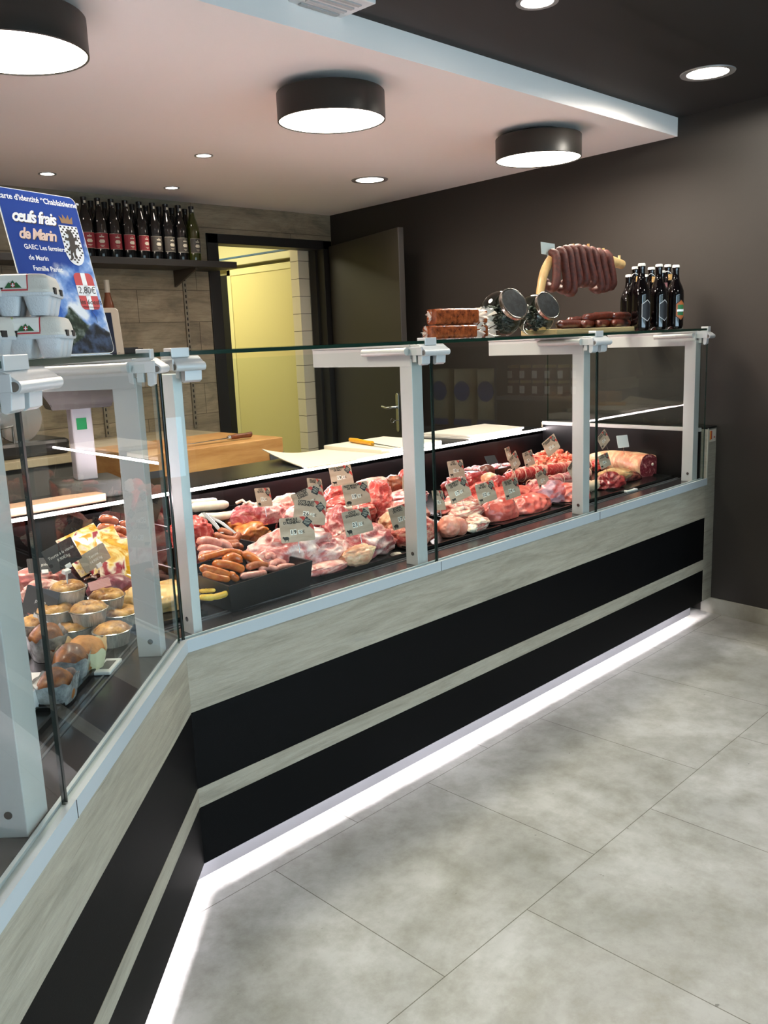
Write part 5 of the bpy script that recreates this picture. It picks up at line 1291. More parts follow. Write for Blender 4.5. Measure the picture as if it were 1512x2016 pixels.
SP('chipolata', [(474,1135,.15),(498,1131,.16),(524,1128,.17)], 7, mm['chip'], 'pink sausage lying along the front wall of the tray', gp)
SP('chipolata', [(524,1099,.24),(532,1092,.25),(544,1100,.24)], 6.5, mm['chip'], 'pink sausage bending upwards by the far tray wall', gp)
SP('chipolata', [(532,1112,.21),(548,1106,.23),(564,1112,.22)], 7, mm['chip'], 'pink sausage in the middle of the pink heap', gp)
SP('chipolata', [(546,1118,.19),(562,1114,.20),(581,1115,.20)], 5.5, mm['chip'], 'pink sausage nearest the right tray corner', gp)
SP('chipolata', [(510,1122,.18),(528,1118,.19),(548,1122,.18)], 6.5, mm['chip'], 'pink sausage in front of the pink heap', gp)
gq = 'pink sausages in the second tray'
for i, (pts, lb) in enumerate((([(388,1068,.42),(408,1064,.42),(436,1072,.42)],'pink sausage topmost in the second tray'),([(390,1082,.40),(412,1080,.40),(440,1088,.40)],'pink sausage in the middle of the second tray'),([(428,1066,.46),(446,1074,.45),(458,1088,.44)],'pink sausage slanting right in the second tray'),([(392,1094,.38),(415,1092,.38),(436,1096,.38)],'pink sausage lowest in the second tray'),
   ([(345,1075,.42),(362,1070,.42),(384,1076,.42)],'pink sausage in the second tray, behind the corner post'))):
    SP('chipolata', pts, 9, mm['chip'], lb, gq)
gs = 'brown spiced sausages above the second tray'
for pts, lb in (([(420,1052,.50),(440,1060,.49),(462,1062,.48),(472,1048,.48)],'brown spiced sausage curling up at its tip'),([(428,1066,.47),(448,1070,.46),(470,1068,.46)],'brown spiced sausage in front, resting on the pink ones'),([(430,1044,.54),(448,1050,.53),(458,1058,.52)],'brown spiced sausage at the back of its heap'),([(452,1078,.44),(466,1074,.45),(478,1082,.44)],'brown spiced sausage end near the tray corner')):
    SP('spiced_sausage', pts, 8, mm['spicy'], lb, gs)
o = None
for i, (bx_, y, lb) in enumerate((((450,1012,512,1042),.70,'orange marinated pork piece, left and highest in its tray'),((486,1018,546,1054),.67,'orange marinated pork piece nearest the right tray wall'),((458,1028,522,1066),.64,'orange marinated pork piece at the front of its tray'),((505,1028,540,1058),.66,'small orange marinated pork piece at the tray corner'))):
    lump('marinated_pork', lb, 'meat', bx_, y, mm['marin'], -10+i*15, .6, 70+i, .18, .16, 'orange marinated pork pieces', 4, extend=True, zf=.702)
deep_tray([(.42,.745),(.86,.745),(.86,.885),(.42,.885)], .697, .822, 'black tray of white sausages at the back')
gb = 'white boiled sausages at the back'
SP('white_sausage', [(376,1000,.78),(405,997,.78),(448,993,.78)], 9.5, mm['boudin'], 'thick white sausage, rear one of the two in front of the light strip', gb, tip=.55)
SP('white_sausage', [(392,1018,.72),(430,1017,.72),(476,1011,.72)], 8.5, mm['boudin'], 'thick white sausage, front one above the tongs', gb, tip=.55)
SP('white_sausage', [(372,990,.84),(395,988,.84),(426,985,.84)], 6, mm['boudin'], 'thick white sausage mostly hidden at the rear', gb, tip=.55)
# tongs
t = thing('serving_tongs', 'white and steel serving tongs lying across the sausage trays', 'tongs', atY(430,1030,.6))
for (x0,y0,ya),(x1,y1,yb2) in (((401,1010,.70),(438,1050,.52)),((411,1015,.70),(464,1050,.54))):
    m = MB(); a = atY(x0,y0,ya); b_ = atY(x1,y1,yb2); m.tube([a, a.lerp(b_,.5)+Vector((0,0,.004)), b_], [.007,.008,.006], 8, flat=.35, up=(0,0,1)); m.build('arm', M('tongs_steel', '#c6c8ce', .25, .6), t)
lump('red_pepper_meat', 'red meat skewer heap behind the corner post', 'meat', (340,1018,410,1062), .52, mm['red'], 0, .6, 80, .16, .2, zf=.70)
# chicken in the corner
t = thing('chicken', 'yellow skinned chicken with its feet beside the front tray', 'chicken', atY(350,1190,.22))
lump('body', '', '', (262,1150,388,1212), .30, mm['chick'], -10, .6, 81, .10, .08, parent=t)
lump('thigh', '', '', (300,1140,372,1180), .36, mm['chick'], 15, .6, 82, .10, .08, parent=t)
P_ = [atY(392,1176,.13), atY(415,1176,.12), atY(436,1172,.115), atY(449,1166,.11)]; sausage('foot', P_, .009, mm['yellow'], '', parent=t, wob=.25, seed=3, tip=.5)
P_ = [atY(392,1164,.15), atY(408,1163,.14), atY(424,1162,.13)]; sausage('foot', P_, .006, mm['yellow'], '', parent=t, wob=.25, seed=4, tip=.5)
t = thing('chicken', 'second pale chicken leg piece near the pies', 'chicken', atY(270,1190,.30))
lump('flesh', '', '', (246,1150,318,1200), .30, mm['chick'], 10, .5, 83, .10, .08, parent=t)
# ------------------------------------------------------------------ left run: pies, buns, packs
foil = speck_mat('foil_cup', '#a7a29b', '#ddd8d0', 120, .3, .7, .3, .5, metal=.45, stretch=(1,1,.1)); foil_rim = M('foil_rim', '#d8d4cc', .2, .9)
crust = speck_mat('golden_crust', '#7a4618', '#d9a860', 34, .36, .62, .45, 1., coat=.15, sss=.08); filling = speck_mat('green_filling', '#4c4524', '#7c7442', 60, .4, .6, .35, .4)
bun_m = speck_mat('brown_bun', '#4f2610', '#a86a34', 20, .38, .64, .5, .7, coat=.1); bread_m = speck_mat('rustic_bread', '#8d5626', '#cf9452', 22, .3, .65, .7, 1., sss=.05)
def pie(seed=0, hole=True, par=None):
    t = thing('meat_pie', '', 'pie', (0,0,0)); rt, rb, h = .046, .037, .036
    m = MB(); b = bmesh.new(); n = 96; R = []
    for z, r in ((0,0),(0,rb),(h*.5,(rb+rt)/2),(h,rt)):
        if r == 0: continue
        R.append([b.verts.new(((r+(.0007 if i%2 else -.0007)*(z < h))*math.cos(2*PI*i/n), (r+(.0007 if i%2 else -.0007)*(z < h))*math.sin(2*PI*i/n), z)) for i in range(n)])
    for a, c in zip(R, R[1:]):
        for i in range(n): f = b.faces.new((a[i],a[(i+1)%n],c[(i+1)%n],c[i])); f.smooth = True
    b.faces.new(R[0][::-1]); m.merge(b); cup = m.build('foil_cup', foil, t)
    m = MB(); m.lathe([(rt-.0015,h-.001),(rt+.001,h-.0015),(rt+.003,h),(rt+.003,h+.0015),(rt+.001,h+.0025),(rt-.0015,h+.001)], 48); m.build('rolled_rim', foil_rim, cup)
    m = MB(); b = bmesh.new(); prof = [(0,.004),(.006,.003),(.011,.008),(.018,.015),(.028,.016),(.037,.012),(.043,.006),(.0445,0)] if hole else [(0,.020),(.01,.0195),(.02,.018),(.03,.0145),(.038,.009),(.043,.004),(.0445,0)]
    n = 56; R = []
    for k, (r, z) in enumerate(prof):
        if r == 0: R.append([b.verts.new((0,0,h+z))]); continue
        R.append([b.verts.new((r*math.cos(a)*(1+.06*noise.noise(Vector((math.cos(a)*2,math.sin(a)*2,seed)))), r*math.sin(a)*(1+.06*noise.noise(Vector((math.cos(a)*2,math.sin(a)*2,seed+9)))), h+z+.0035*noise.noise(Vector((r*90*math.cos(a),r*90*math.sin(a),seed*2)))*(r < .043))) for a in [2*PI*i/n for i in range(n)]])
    for i in range(n): f = b.faces.new((R[0][0], R[1][i], R[1][(i+1)%n])); f.smooth = True
    for a, c in zip(R[1:], R[2:]):
        for i in range(n): f = b.faces.new((a[i],c[i],c[(i+1)%n],a[(i+1)%n])); f.smooth = True
    m.merge(b); m.build('crust', crust, t, sharp=False)
    if hole:
        m = MB(); m.ball((0,0,h+.004), (.0115,.0115,.0035), 3); m.build('filling', filling, t)
    return t
pr1 = pie(1, True); pr2 = pie(5, False); u1 = u2 = False
pies = [(220,1238,.738,0,'round foil pie, front right of the bottom row, with glazed closed crust',1),(146,1232,.738,1,'round foil pie in the bottom row, below the two stacked pies',0),(238,1204,.738,2,'round foil pie in the bottom row, farthest back by the chicken',0),
        (76,1222,.738,3,'round foil pie in the bottom row, partly behind the black glass joint',0),
        (174,1197,.780,4,'round foil pie on the second layer, in the middle of the stack',0),(108,1198,.780,5,'round foil pie on the second layer, left in the stack beside the slate card',0),(210,1172,.780,6,'round foil pie on the second layer, rear right',0),
        (132,1156,.822,7,'round foil pie crowning the stack, holding a white card clip',0)]
toppie = None
for px, py, z, sd, lb, kind in pies:
    if kind: o = pr2 if not u2 else copy_tree(pr2); u2 = True
    else: o = pr1 if not u1 else copy_tree(pr1); u1 = True
    q = atZ(px, py, z); o.location = (q.x, q.y, z-.0385); o.rotation_euler.z = sd*1.7; o['label'] = lb; o['group'] = 'foil cup pies stacked in the left run'
    if z > .8: toppie = o
def foil_bun(c, rx, ry, rot, h, label, seed, bun=bun_m, wallm=None):
    t = thing('foil_wrapped_bun', label, 'bun', c, 'brown buns in foil'); F = T3(*c) @ RZ(rot)
    m = MB(); b = bmesh.new(); n = 72; R = []
    for k, (z, s) in enumerate(((0,.80),(h*.5,.95),(h,1.05))):
        R.append([b.verts.new((rx*s*math.copysign(abs(math.cos(a))**.6, math.cos(a))*(1+.035*noise.noise(Vector((a*4,k*2,seed)))), ry*s*math.copysign(abs(math.sin(a))**.6, math.sin(a))*(1+.05*noise.noise(Vector((a*5,k*3,seed+4)))), z+(.016*noise.noise(Vector((a*2.2,seed,1))) if k == 2 else 0))) for a in [2*PI*i/n for i in range(n)]])
    for a, c_ in zip(R, R[1:]):
        for i in range(n): f = b.faces.new((a[i],a[(i+1)%n],c_[(i+1)%n],c_[i])); f.smooth = True
    b.faces.new(R[0][::-1]); m.merge(b, F); m.build('foil_wrap' if wallm is None else 'paper_case', wallm or speck_mat('crumpled_foil', '#8f9396', '#e4e7ea', 45, .35, .65, .22, 1., metal=.6), t)
    m = MB(); b = bmesh.new(); bmesh.ops.create_icosphere(b, subdivisions=5, radius=1)
    for v in b.verts:
        nn = noise.noise(v.co*1.6+Vector((seed,0,0)))+.5*noise.noise(v.co*5+Vector((seed,0,0)))*(1 if bun is bread_m else .15); v.co *= 1+.08*nn
        v.co = Vector((v.co.x*rx*.93, v.co.y*ry*.93, h*.55+max(v.co.z,-.6)*h*.85))
    for f in b.faces: f.smooth = True
    m.merge(b, F); m.build('crust', bun, t, sharp=False)
    return t
q = atZ(140,1300,.735); foil_bun((q.x,q.y,.697), .060, .042, lcl+.2, .055, 'shiny brown bun in crumpled foil, in front of the rustic bread', 1)
q = atZ(92,1262,.735); foil_bun((q.x,q.y,.697), .055, .045, lcl+.6, .060, 'brown bun in tall foil, partly behind the black glass joint', 2)
q = atZ(110,1345,.735); foil_bun((q.x,q.y,.697), .050, .040, lcl, .050, 'frontmost brown bun in foil, low beside the black glass joint', 3)
q = atZ(168,1285,.730); foil_bun((q.x,q.y,.697), .060, .048, lcl+.3, .052, 'rough rustic bread in a cream paper case', 4, bread_m, M('cream_paper_case', '#d8d3ac', .6))
# card clip on the top pie
c = atZ(131,1128,.87); t = thing('card_clip', 'white plastic card clip stuck in the topmost pie', 'card clip', c)
m = MB(); m.tube([c+Vector((0,0,.0)), c+Vector((-.001,0,-.028))], [.0035,.0015], 8); m.build('stem', white_pl, t)
m = MB(); m.box(-.011,.011,-.006,.006,-.005,.005, T3(*(c+Vector((0,0,.004)))) @ RZ(.4) @ Matrix.Rotation(.3,4,'X'), bev=.001); m.build('head', white_pl, t)
slate = M('slate_price_card', '#2a2a2e', .5); beige = M('taupe_price_card', '#8d8578', .5); chalk = M('chalk_ink', '#d9d7d2', .6)
def slatecard(p, w, h, yaw, roll, pitch, lines, label, mat=slate, size=.014):
    r = math.radians(yaw); u = Vector((math.cos(r), math.sin(r), 0)); n = Vector((math.sin(r), -math.cos(r), 0)); pt_ = math.radians(pitch); v = Vector((0,0,1))*math.cos(pt_)-n*math.sin(pt_)
    q = math.radians(roll); fm = frame_mat(p, u*math.cos(q)+v*math.sin(q), v*math.cos(q)-u*math.sin(q), u.cross(v))
    t = thing('price_slate', label, 'price card', p, 'chalk lettered price cards'); m = MB(); m.prism([(a-w/2,b_-h/2) for a, b_ in rrect(w,h,.003,2)], -.001, .001, fm); m.build('card', mat, t)
    if lines:
        m = MB(); m.merge(text_bm('\n'.join(lines), size, line=1.25, shear=.1), fm @ T3(0, .0, .0013), smooth=False); m.build('chalk_lettering', chalk, t)
    m = MB(); m.box(-.009,.009,-h/2-.006,-h/2+.006,-.005,.004, fm, bev=.001); m.build('clip', white_pl, t)
slatecard(atZ(122,1093,.89), .098, .066, 8, 14, 18, ['Tourte à la viande','9.90€/kg'], 'dark slate card reading Tourte à la viande, above the topmost pie', size=.0115)
slatecard(atZ(186,1098,.85), .098, .050, 12, 14, 18, ['Terrine','14,90€/kg'], 'taupe price card in front of the yellow packs', beige, .0115)
slatecard(atY(268,1136,.42), .100, .064, -8, 6, 14, ['Cuisse de poulet','bio','16,90€/kg'], 'slate card reading Cuisse de poulet bio, by the corner post', size=.0145)
slatecard(atZ(80,1185,.80), .09, .070, -52, -14, 14, ['pièce'], 'slate card half hidden by the black glass joint', size=.014)
slatecard(atZ(86,1112,.84), .085, .045, -10, -6, 40, ['la pièce'], 'small flat lying slate card behind the pink meat', size=.012)
# yellow packs
ym, N, L, P = newmat('yellow_pack_print'); t1 = tex(N, L, 'Noise', 16, Detail=5, Distortion=1.2)
r1 = ramp(N, [(.36,'#8a2338'), (.42,'#d8cdb8'), (.48,'#d9c27a'), (.54,'#b98414'), (.75,'#cfa92c')]); L.new(t1.outputs['Fac'], r1.inputs[0]); L.new(r1.outputs[0], P.inputs['Base Color']); P.inputs['Roughness'].default_value = .18; P.inputs['Coat Weight'].default_value = .6
def pack(px, py, y, w, h, yaw, roll, label, seed):
    c = atY(px, py, y); r = math.radians(yaw); u = Vector((math.cos(r), math.sin(r), 0)); n = Vector((math.sin(r), -math.cos(r), 0)); v = Vector((0,0,1))*.72-n*.69
    q = math.radians(roll); u2 = u*math.cos(q)+v*math.sin(q); v2 = v*math.cos(q)-u*math.sin(q); fm = frame_mat(c, u2, v2, u.cross(v))
    m = MB(); b = bmesh.new(); k = 14
    for s in (1,-1):
        G = [[b.verts.new((w*(i/k-.5), h*(j/k-.5), s*(.011*(math.sin(PI*i/k)*math.sin(PI*j/k))**.6+.002*noise.noise(Vector((i*.5,j*.5,seed)))*(0<i<k and 0<j<k)))) for j in range(k+1)] for i in range(k+1)]
        for i in range(k):
            for j in range(k): f = b.faces.new([G[i][j],G[i+1][j],G[i+1][j+1],G[i][j+1]][::s]); f.smooth = True
    bmesh.ops.remove_doubles(b, verts=b.verts, dist=1e-5); m.merge(b, fm)
    return solo('yellow_pack', m, ym, label, 'food pack', 'shiny yellow food packs')
pack(172,1082,.62, .125,.150, -25, 24, 'shiny yellow pack, leftmost and rearmost of the three', 1)
pack(205,1086,.54, .125,.150, -18, 14, 'shiny yellow pack in the middle of the three', 2)
pack(236,1100,.46, .120,.140, -12, -10, 'shiny yellow pack with a red fruit print, nearest the corner post', 3)
lump('pack_pile', 'dark cured meat pile that props up the yellow packs', 'meat', (150,1060,270,1130), .68, mm['dark'], 0, .5, 90, .05, .05, zf=.697)
# smoked knuckle sausages behind
gk = 'shiny smoked sausages behind the yellow packs'; sm = speck_mat('smoked_sausage_skin', '#8e3a1c', '#c9744a', 22, .3, .7, .15, .1, coat=.8, sss=.08)
for pts, r, lb in (([(196,1022,.80),(214,1022,.80),(232,1030,.80)],8.5,'shiny smoked sausage on top of its heap'),([(192,1040,.76),(210,1038,.76),(228,1042,.76)],8.5,'shiny smoked sausage at the lower left of its heap'),([(226,1040,.74),(240,1044,.74),(250,1052,.74)],8,'shiny smoked sausage in the centre of its heap'),([(236,1028,.80),(256,1040,.78),(274,1052,.76)],8,'shiny smoked sausage slanting down to the right'),([(226,1052,.72),(240,1058,.72),(252,1066,.72)],6.5,'shiny smoked sausage peeking out lowest')):
    SP('smoked_sausage', pts, r, sm, lb, gk)
lump('smoked_bacon_slab', 'dark smoked bacon slab under the shiny smoked sausages', 'meat', (185,1040,285,1090), .78, mm['dark'], 0, .4, 91, .05, .05)
lump('pink_roast', 'raw pink meat slab at the left, behind the stacked pies', 'meat', (36,1112,118,1160), .56, mm['pork'], 0, .5, 92, .08, .1)
lump('pink_roast', 'lower raw pink meat slab, left of the stacked pies', 'meat', (52,1140,116,1184), .44, mm['pork'], 0, .5, 93, .08, .1)
t = thing('cured_ham', 'dark purple cured ham piece with a printed label, right of the pies', 'meat', atY(220,1185,.38))
lump('flesh', '', '', (178,1130,258,1192), .36, meat_mat('purple_ham', '#7c3a48', '#a8606c', .5, .65, 10, (1,1,1), .3, .3, '#4f2029'), -10, .7, 94, .06, .05, parent=t)
m = MB(); c = atY(196,1150,.30); m.prism([(-.028,-.012),(.028,-.012),(.028,.012),(-.028,.012)], 0, .001, frame_mat(c, Vector((.95,-.2,.1)), Vector((.0,.5,.85)))); m.build('paper_label', M('pink_label', '#d9a3a0', .5), t)
lump('dried_meat_strips', 'dark glossy dried meat strips between the cards and the cured ham', 'meat', (190,1112,264,1146), .50, speck_mat('dried_meat', '#2a0d0c', '#6e2a1f', 40, .35, .7, .25, .9, coat=.5), -5, .5, 95, .2, .3, sub=5)
# items in the next section along the left run
t = thing('white_riser_tray', 'white display riser in the nearest section, behind the wide post', 'tray', Lp(1.0,.3,.70))
c0 = atZ(106,1322,.742)
m = MB(); a = Vector((c0.x, c0.y, 0)); p1 = a; p2 = a+LN*.35; p3 = p2+LD*.85; p4 = a+LD*.85
m.prism([(q.x,q.y) for q in (p4,p1,p2,p3)], .70, .742, bev=.002); m.build('top_slab', M('white_riser', '#d8d6d8', .3), t)
fo = a+LD*.22+LN*.06
m = MB(); m.box(-.10,.10,-.075,.075,0,.05, T3(fo.x, fo.y, .7425) @ RZ(lcl+.1), bev=.006); 
tt = solo('foil_tray', m, foil, 'large foil tray on the white riser at the left edge', 'foil tray')
lump('pink_meat_piece', 'pink meat in the foil tray at the left edge', 'meat', (-60,1215,6,1262), fo.y, mm['pork'], 20, .6, 97, .1, .1, zf=.79)
cd_ = atZ(8,1385,.72)
b = bmesh.new()
m = MB(); m.ball((cd_.x-.03, cd_.y+.0, .727), (.06,.035,.022), 4); solo('dark_terrine', m, speck_mat('dark_terrine', '#2d1616', '#55302c', 60, .3, .7, .5, .8), 'dark red terrine block in the front of the nearest section', 'terrine')
# ------------------------------------------------------------------ behind the counter
ZW = .9065
board_w = speck_mat('butcher_block_wood', '#a5733e', '#c99a5e', 6, .35, .7, .5, .15, stretch=(.5,1,4)); 
# butcher block table
bt = thing('butcher_block', 'thick wooden butcher block table behind the counter', 'butcher block', (1.6, 2.0, 0))
q0 = atZ(556,853,1.0); 
bx1 = atY(557,870,1.62).x; bz1 = atY(557,860,1.62).z
m = MB(); m.box(bx1-.78, bx1, 1.62, 2.15, bz1-.125, bz1, bev=.004); m.build('block', board_w, bt)
m = MB(); 
for x in (bx1-.09, bx1-.78): m.box(x, x+.09, 1.615, 1.65, bz1-.13, bz1-.075)
m.build('corner_plate', M('corner_plate_dark', '#4a4c50', .5), bt)
for x in (bx1-.09, bx1-.78):
    for y in (1.64, 2.06):
        m = MB(); m.box(x+.005, x+.08, y, y+.075, 0, bz1-.125, bev=.003); m.build('leg', M('table_leg_grey', '#8d8f92', .4, .5), bt)
# cleaver-like knife on the block
k = thing('butcher_knife', 'knife with a brown wooden handle on the butcher block', 'knife', (0,0,0))
h0 = atY(444,852,1.70); h1 = atY(494,845,1.70)
def flatY(px, py, y, z): v = atY(px, py, y); v.z = z; return v
a = flatY(452,853,1.72,bz1+.018); b_ = flatY(493,848,1.72,bz1+.020); k.location = (a.x, a.y, bz1)
m = MB(); m.tube([a, a.lerp(b_,.3)+Vector((0,0,.001)), a.lerp(b_,.7), b_], [.013,.016,.015,.018], 12, flat=.7); m.build('handle', speck_mat('walnut_handle', '#4a2413', '#7d4527', 30, .3, .7, .4, .1), k)
m = MB(); c = a-(b_-a).normalized()*.26; m.prism([(0,-.004),(.26,-.016),(.26,.010),(.06,.010)], -.001, .001, frame_mat(Vector((c.x,c.y,bz1+.012)), (b_-a).normalized(), Vector((0,-1,.0)))); m.build('blade', steel, k)
m = MB(); m.cyl(a-(b_-a).normalized()*.014, a, .009, .012, 12); m.build('ferrule', steel, k)
# white cutting board and boning knife on the worktop
cb = [atZ(897,868,.930), atZ(780,852,.930), atZ(660,874,.930), atZ(745,893,.930)]
x1 = cb[0].x; y0 = .935
m = MB(); m.box(1.66, x1, .935, 1.33, ZW, ZW+.022, bev=.003); solo('cutting_board', m, M('white_cutting_board', '#ddd6c4', .5, bump=.1, bscale=80), 'white cutting board on the worktop under a yellow handled knife', 'cutting board')
t = thing('boning_knife', 'slim knife with a bright yellow handle on the white cutting board', 'knife', (0,0,0))
zk = ZW+.022+.012
a = atZ(690,866,zk); b_ = atZ(733,873,zk); c = atZ(808,885,zk-.004); t.location = a
m = MB(); m.tube([a, a.lerp(b_,.3), a.lerp(b_,.8), b_], [.012,.0145,.012,.014], 12, flat=.8); m.build('handle', M('yellow_knife_handle', '#e0a21a', .35), t)
d = (c-b_).normalized(); m = MB(); m.prism([(0,-.010),((c-b_).length,-.001),((c-b_).length,.001),(0,.008)], -.0008, .0008, frame_mat(b_, d, Vector((0,0,1)).cross(d)*-1)); m.build('blade', M('knife_blade', '#8f9092', .2, 1), t)
# wrapping paper
def paper(pts, z, label, curl=0, thick=.0015, mat=None, name='wrapping_paper'):
    """bilinear sheet from four corners; the first corner curls up"""
    m = MB(); n = 16; A, B_, C_, D_ = [Vector(p) for p in pts]; G = []
    for i in range(n+1):
        row = []
        for j in range(n+1):
            s, t_ = i/n, j/n; p = (A*(1-s)+B_*s)*(1-t_)+(D_*(1-s)+C_*s)*t_
            r = math.hypot(s, t_*.6); p.z = z+curl*max(0, 1-r/.7)**2+.0015*math.sin(s*5+t_*3); row.append(p)
        G.append(row)
    b = bmesh.new()
    top = [[b.verts.new(p+Vector((0,0,thick))) for p in r] for r in G]; bot = [[b.verts.new(p) for p in r] for r in G]
    for i in range(n):
        for j in range(n):
            for L_, fl in ((top,1),(bot,-1)):
                f = b.faces.new([L_[i][j],L_[i+1][j],L_[i+1][j+1],L_[i][j+1]][::fl]); f.smooth = True
    for i in range(n):
        for j in (0,n): b.faces.new((top[i][j],top[i+1][j],bot[i+1][j],bot[i][j]))
        for j in (0,n): b.faces.new((top[j][i],top[j][i+1],bot[j][i+1],bot[j][i]))
    bmesh.ops.recalc_face_normals(b, faces=b.faces); m.merge(b)
    return solo(name, m, mat or M('cream_paper', '#d9cfb8', .6), label, 'paper', 'wrapping paper on the worktop')
A = atZ(516,884,.955); A.z = 0
paper([A, Vector((1.66,1.33,0)), Vector((1.72,.925,0)), Vector((1.19,.905,0))], ZW, 'cream wrapping paper sheets with a curling corner, left of the white board', .045, .004)
s0 = atZ(903,850,.93); s1 = atZ(1085,822,.93)
for i, (dz, dx, lb) in enumerate(((0,0,'lower stack of wrapping paper at the right end of the worktop'),(.011,.02,'upper stack of wrapping paper at the right end of the worktop'))):
    paper([Vector((2.26+dx,1.25,0)), Vector((2.80+dx,1.26,0)), Vector((2.72+dx,.93,0)), Vector((2.29+dx,.94,0))], ZW+dz, lb, -.0, .009, M('white_paper_stack', '#d2ccc4', .6))
# shop scale
t = thing('shop_scale', 'white column shop scale with a grey framed screen and a green sticker', 'scale', (.33, 1.12, ZW))
fm = T3(.33,1.12,ZW) @ RZ(-.25)
m = MB(); m.prism([(p[0]-.11, p[1]-.10) for p in rrect(.22,.20,.02,3)], 0, .065, fm, bev=.006); m.build('base', M('scale_base_grey', '#4d4d4b', .35), t)
m = MB(); m.box(-.035,.035,-.06,.02,.065,.33, fm, bev=.006); col = m.build('column', M('scale_column_white', '#a5a1a9', .35), t)
m = MB(); m.box(-.020,.014,-.0615,-.0600,.245,.285, fm); m.build('green_sticker', M('green_sticker', '#0f7a45', .5), col)
m = MB(); b = bmesh.new(); R = [[b.verts.new((x_*k_, y_*k2-.02, z_)) for x_, y_ in ((-1,-1),(1,-1),(1,1),(-1,1))] for z_, k_, k2 in ((.318,.10,.06),(.335,.105,.07),(.425,.165,.13),(.455,.165,.14))]
for r0_, r1_ in zip(R, R[1:]):
    for i in range(4): b.faces.new((r0_[i], r0_[(i+1)%4], r1_[(i+1)%4], r1_[i]))
b.faces.new(R[0][::-1]); b.faces.new(R[-1]); bmesh.ops.bevel(b, geom=list(b.edges), offset=.003, segments=2, affect='EDGES'); m.merge(b, fm)
m.build('head_tray', M('scale_head_dark', '#1f1a17', .35), t)
m = MB(); hm = T3(.352,1.12,ZW+.450) @ RZ(-.25) @ Matrix.Rotation(-.20,4,'X')
m.prism([(p[0]-.14, p[1]) for p in rrect(.29,.20,.015,4)], -.018, .018, hm @ Matrix(((1,0,0,0),(0,0,-1,-.05),(0,1,0,0),(0,0,0,1))), bev=.003); hd = m.build('screen_housing', M('scale_frame_grey', '#6d675e', .35), t)
m = MB(); m.box(-.118,.122,-.0700,-.0682,.02,.182, hm); scn = m.build('screen', M('scale_screen', '#0e1320', .15), hd)
m = MB(); m.box(-.100,.098,-.0712,-.0701,.035,.170, hm); m.build('lit_display', M('scale_display_blue', '#6f93b0', .3, emit=.35, ecol='#7fa6c9'), scn)
m = MB(); m.merge(text_bm('0,000', .045), hm @ Matrix(((1,0,0,.05),(0,0,-1,-.0718),(0,1,0,.10),(0,0,0,1))), smooth=False); m.build('digits', M('display_digits', '#14202c', .5), scn)
m = MB(); m.cyl(hm @ Vector((.130,-.0685,.035)), hm @ Vector((.130,-.071,.035)), .005, n=14); m.build('power_button', black_ink, hd)
m = MB(); m.box(.515,.60,1.10,1.18,ZW+.50,ZW+.515) ; m.build('printer_slot', black_pl, t)
# back worktop along the clad wall
t = thing('back_worktop', 'back worktop along the clad wall with grey cupboards', 'worktop', (.3, 2.7, 0))
m = MB(); m.box(-2.2,1.95,2.42,BY-.015,.865,.905, bev=.003); m.build('top_slab', speck_mat('pale_worktop', '#a39478', '#c2b596', 5, .3, .7, .5, .05), t)
m = MB(); m.box(-2.2,1.90,2.46,BY-.015,0,.865); m.build('cupboard', M('cupboard_grey', '#5c5a56', .5), t)
# vacuum packing machine left of the scale
t = thing('vacuum_machine', 'grey vacuum packing machine with a dark open lid, left of the scale', 'machine', (-.35, 1.75, ZW))
m = MB(); m.box(-.62,.02,1.45,1.95,.72,1.00, bev=.02); m.build('housing', M('machine_grey', '#57534f', .3, .4), t)
m = MB(); m.box(-.63,.03,1.43,1.96,1.0,1.03, bev=.004); m.build('steel_top', M('machine_steel', '#9a958e', .25, .8), t)
m = MB(); m.prism([(-.55,0),(-.05,0),(-.16,.30),(-.48,.30)], -.02, .02, frame_mat(Vector((0,1.92,1.03)), Vector((1,0,0)), Vector((0,.45,.9)).normalized()), bev=.004); m.build('lid', M('machine_lid_dark', '#1c1a18', .15), t)
m = MB(); m.box(-.52,-.36,1.4440,1.4495,.80,.87); m.build('label_plate', M('machine_label', '#bab4aa', .5), t)
m = MB(); m.box(-.30,-.12,1.4440,1.4495,.76,.84); m.build('instruction_plate', M('machine_label', ''), t)
m = MB(); m.tube([(-.58,1.44,1.04),(-.58,1.42,1.12),(-.58,1.46,1.13)], .008, 8); m.build('handle', steel, t)
m = MB(); m.box(-.66,.06,1.42,2.0,.0,.72); m.build('stand', M('stand_grey', '#48464a', .5), t)
# wooden plank on the worktop above the light strip
m = MB(); m.box(-.40,.32,.955,1.05,ZW,ZW+.028, bev=.002); solo('wooden_plank', m, speck_mat('beige_plank', '#a5836a', '#c7a78c', 8, .3, .7, .5, .1, stretch=(.3,1,3)), 'long beige wooden plank lying on the worktop in front of the scale', 'board')
# slicer on the back worktop
t = thing('slicing_machine', 'steel slicing machine parts on the back worktop right of the scale', 'slicer', (.75,2.6,.905))
m = MB(); m.box(.55,.95,2.5,2.85,.9055,.985, bev=.02); m.build('base', M('slicer_base', '#3c3b3a', .3, .5), t)
m = MB(); m.cyl((.72,2.56,1.10),(.72,2.59,1.10),.12,n=40); m.build('blade', steel, t)
m = MB(); m.tube([(.60,2.5,.985),(.60,2.5,1.06),(.66,2.5,1.07),(.66,2.5,.985)], .007, 8); m.build('handle', steel, t)
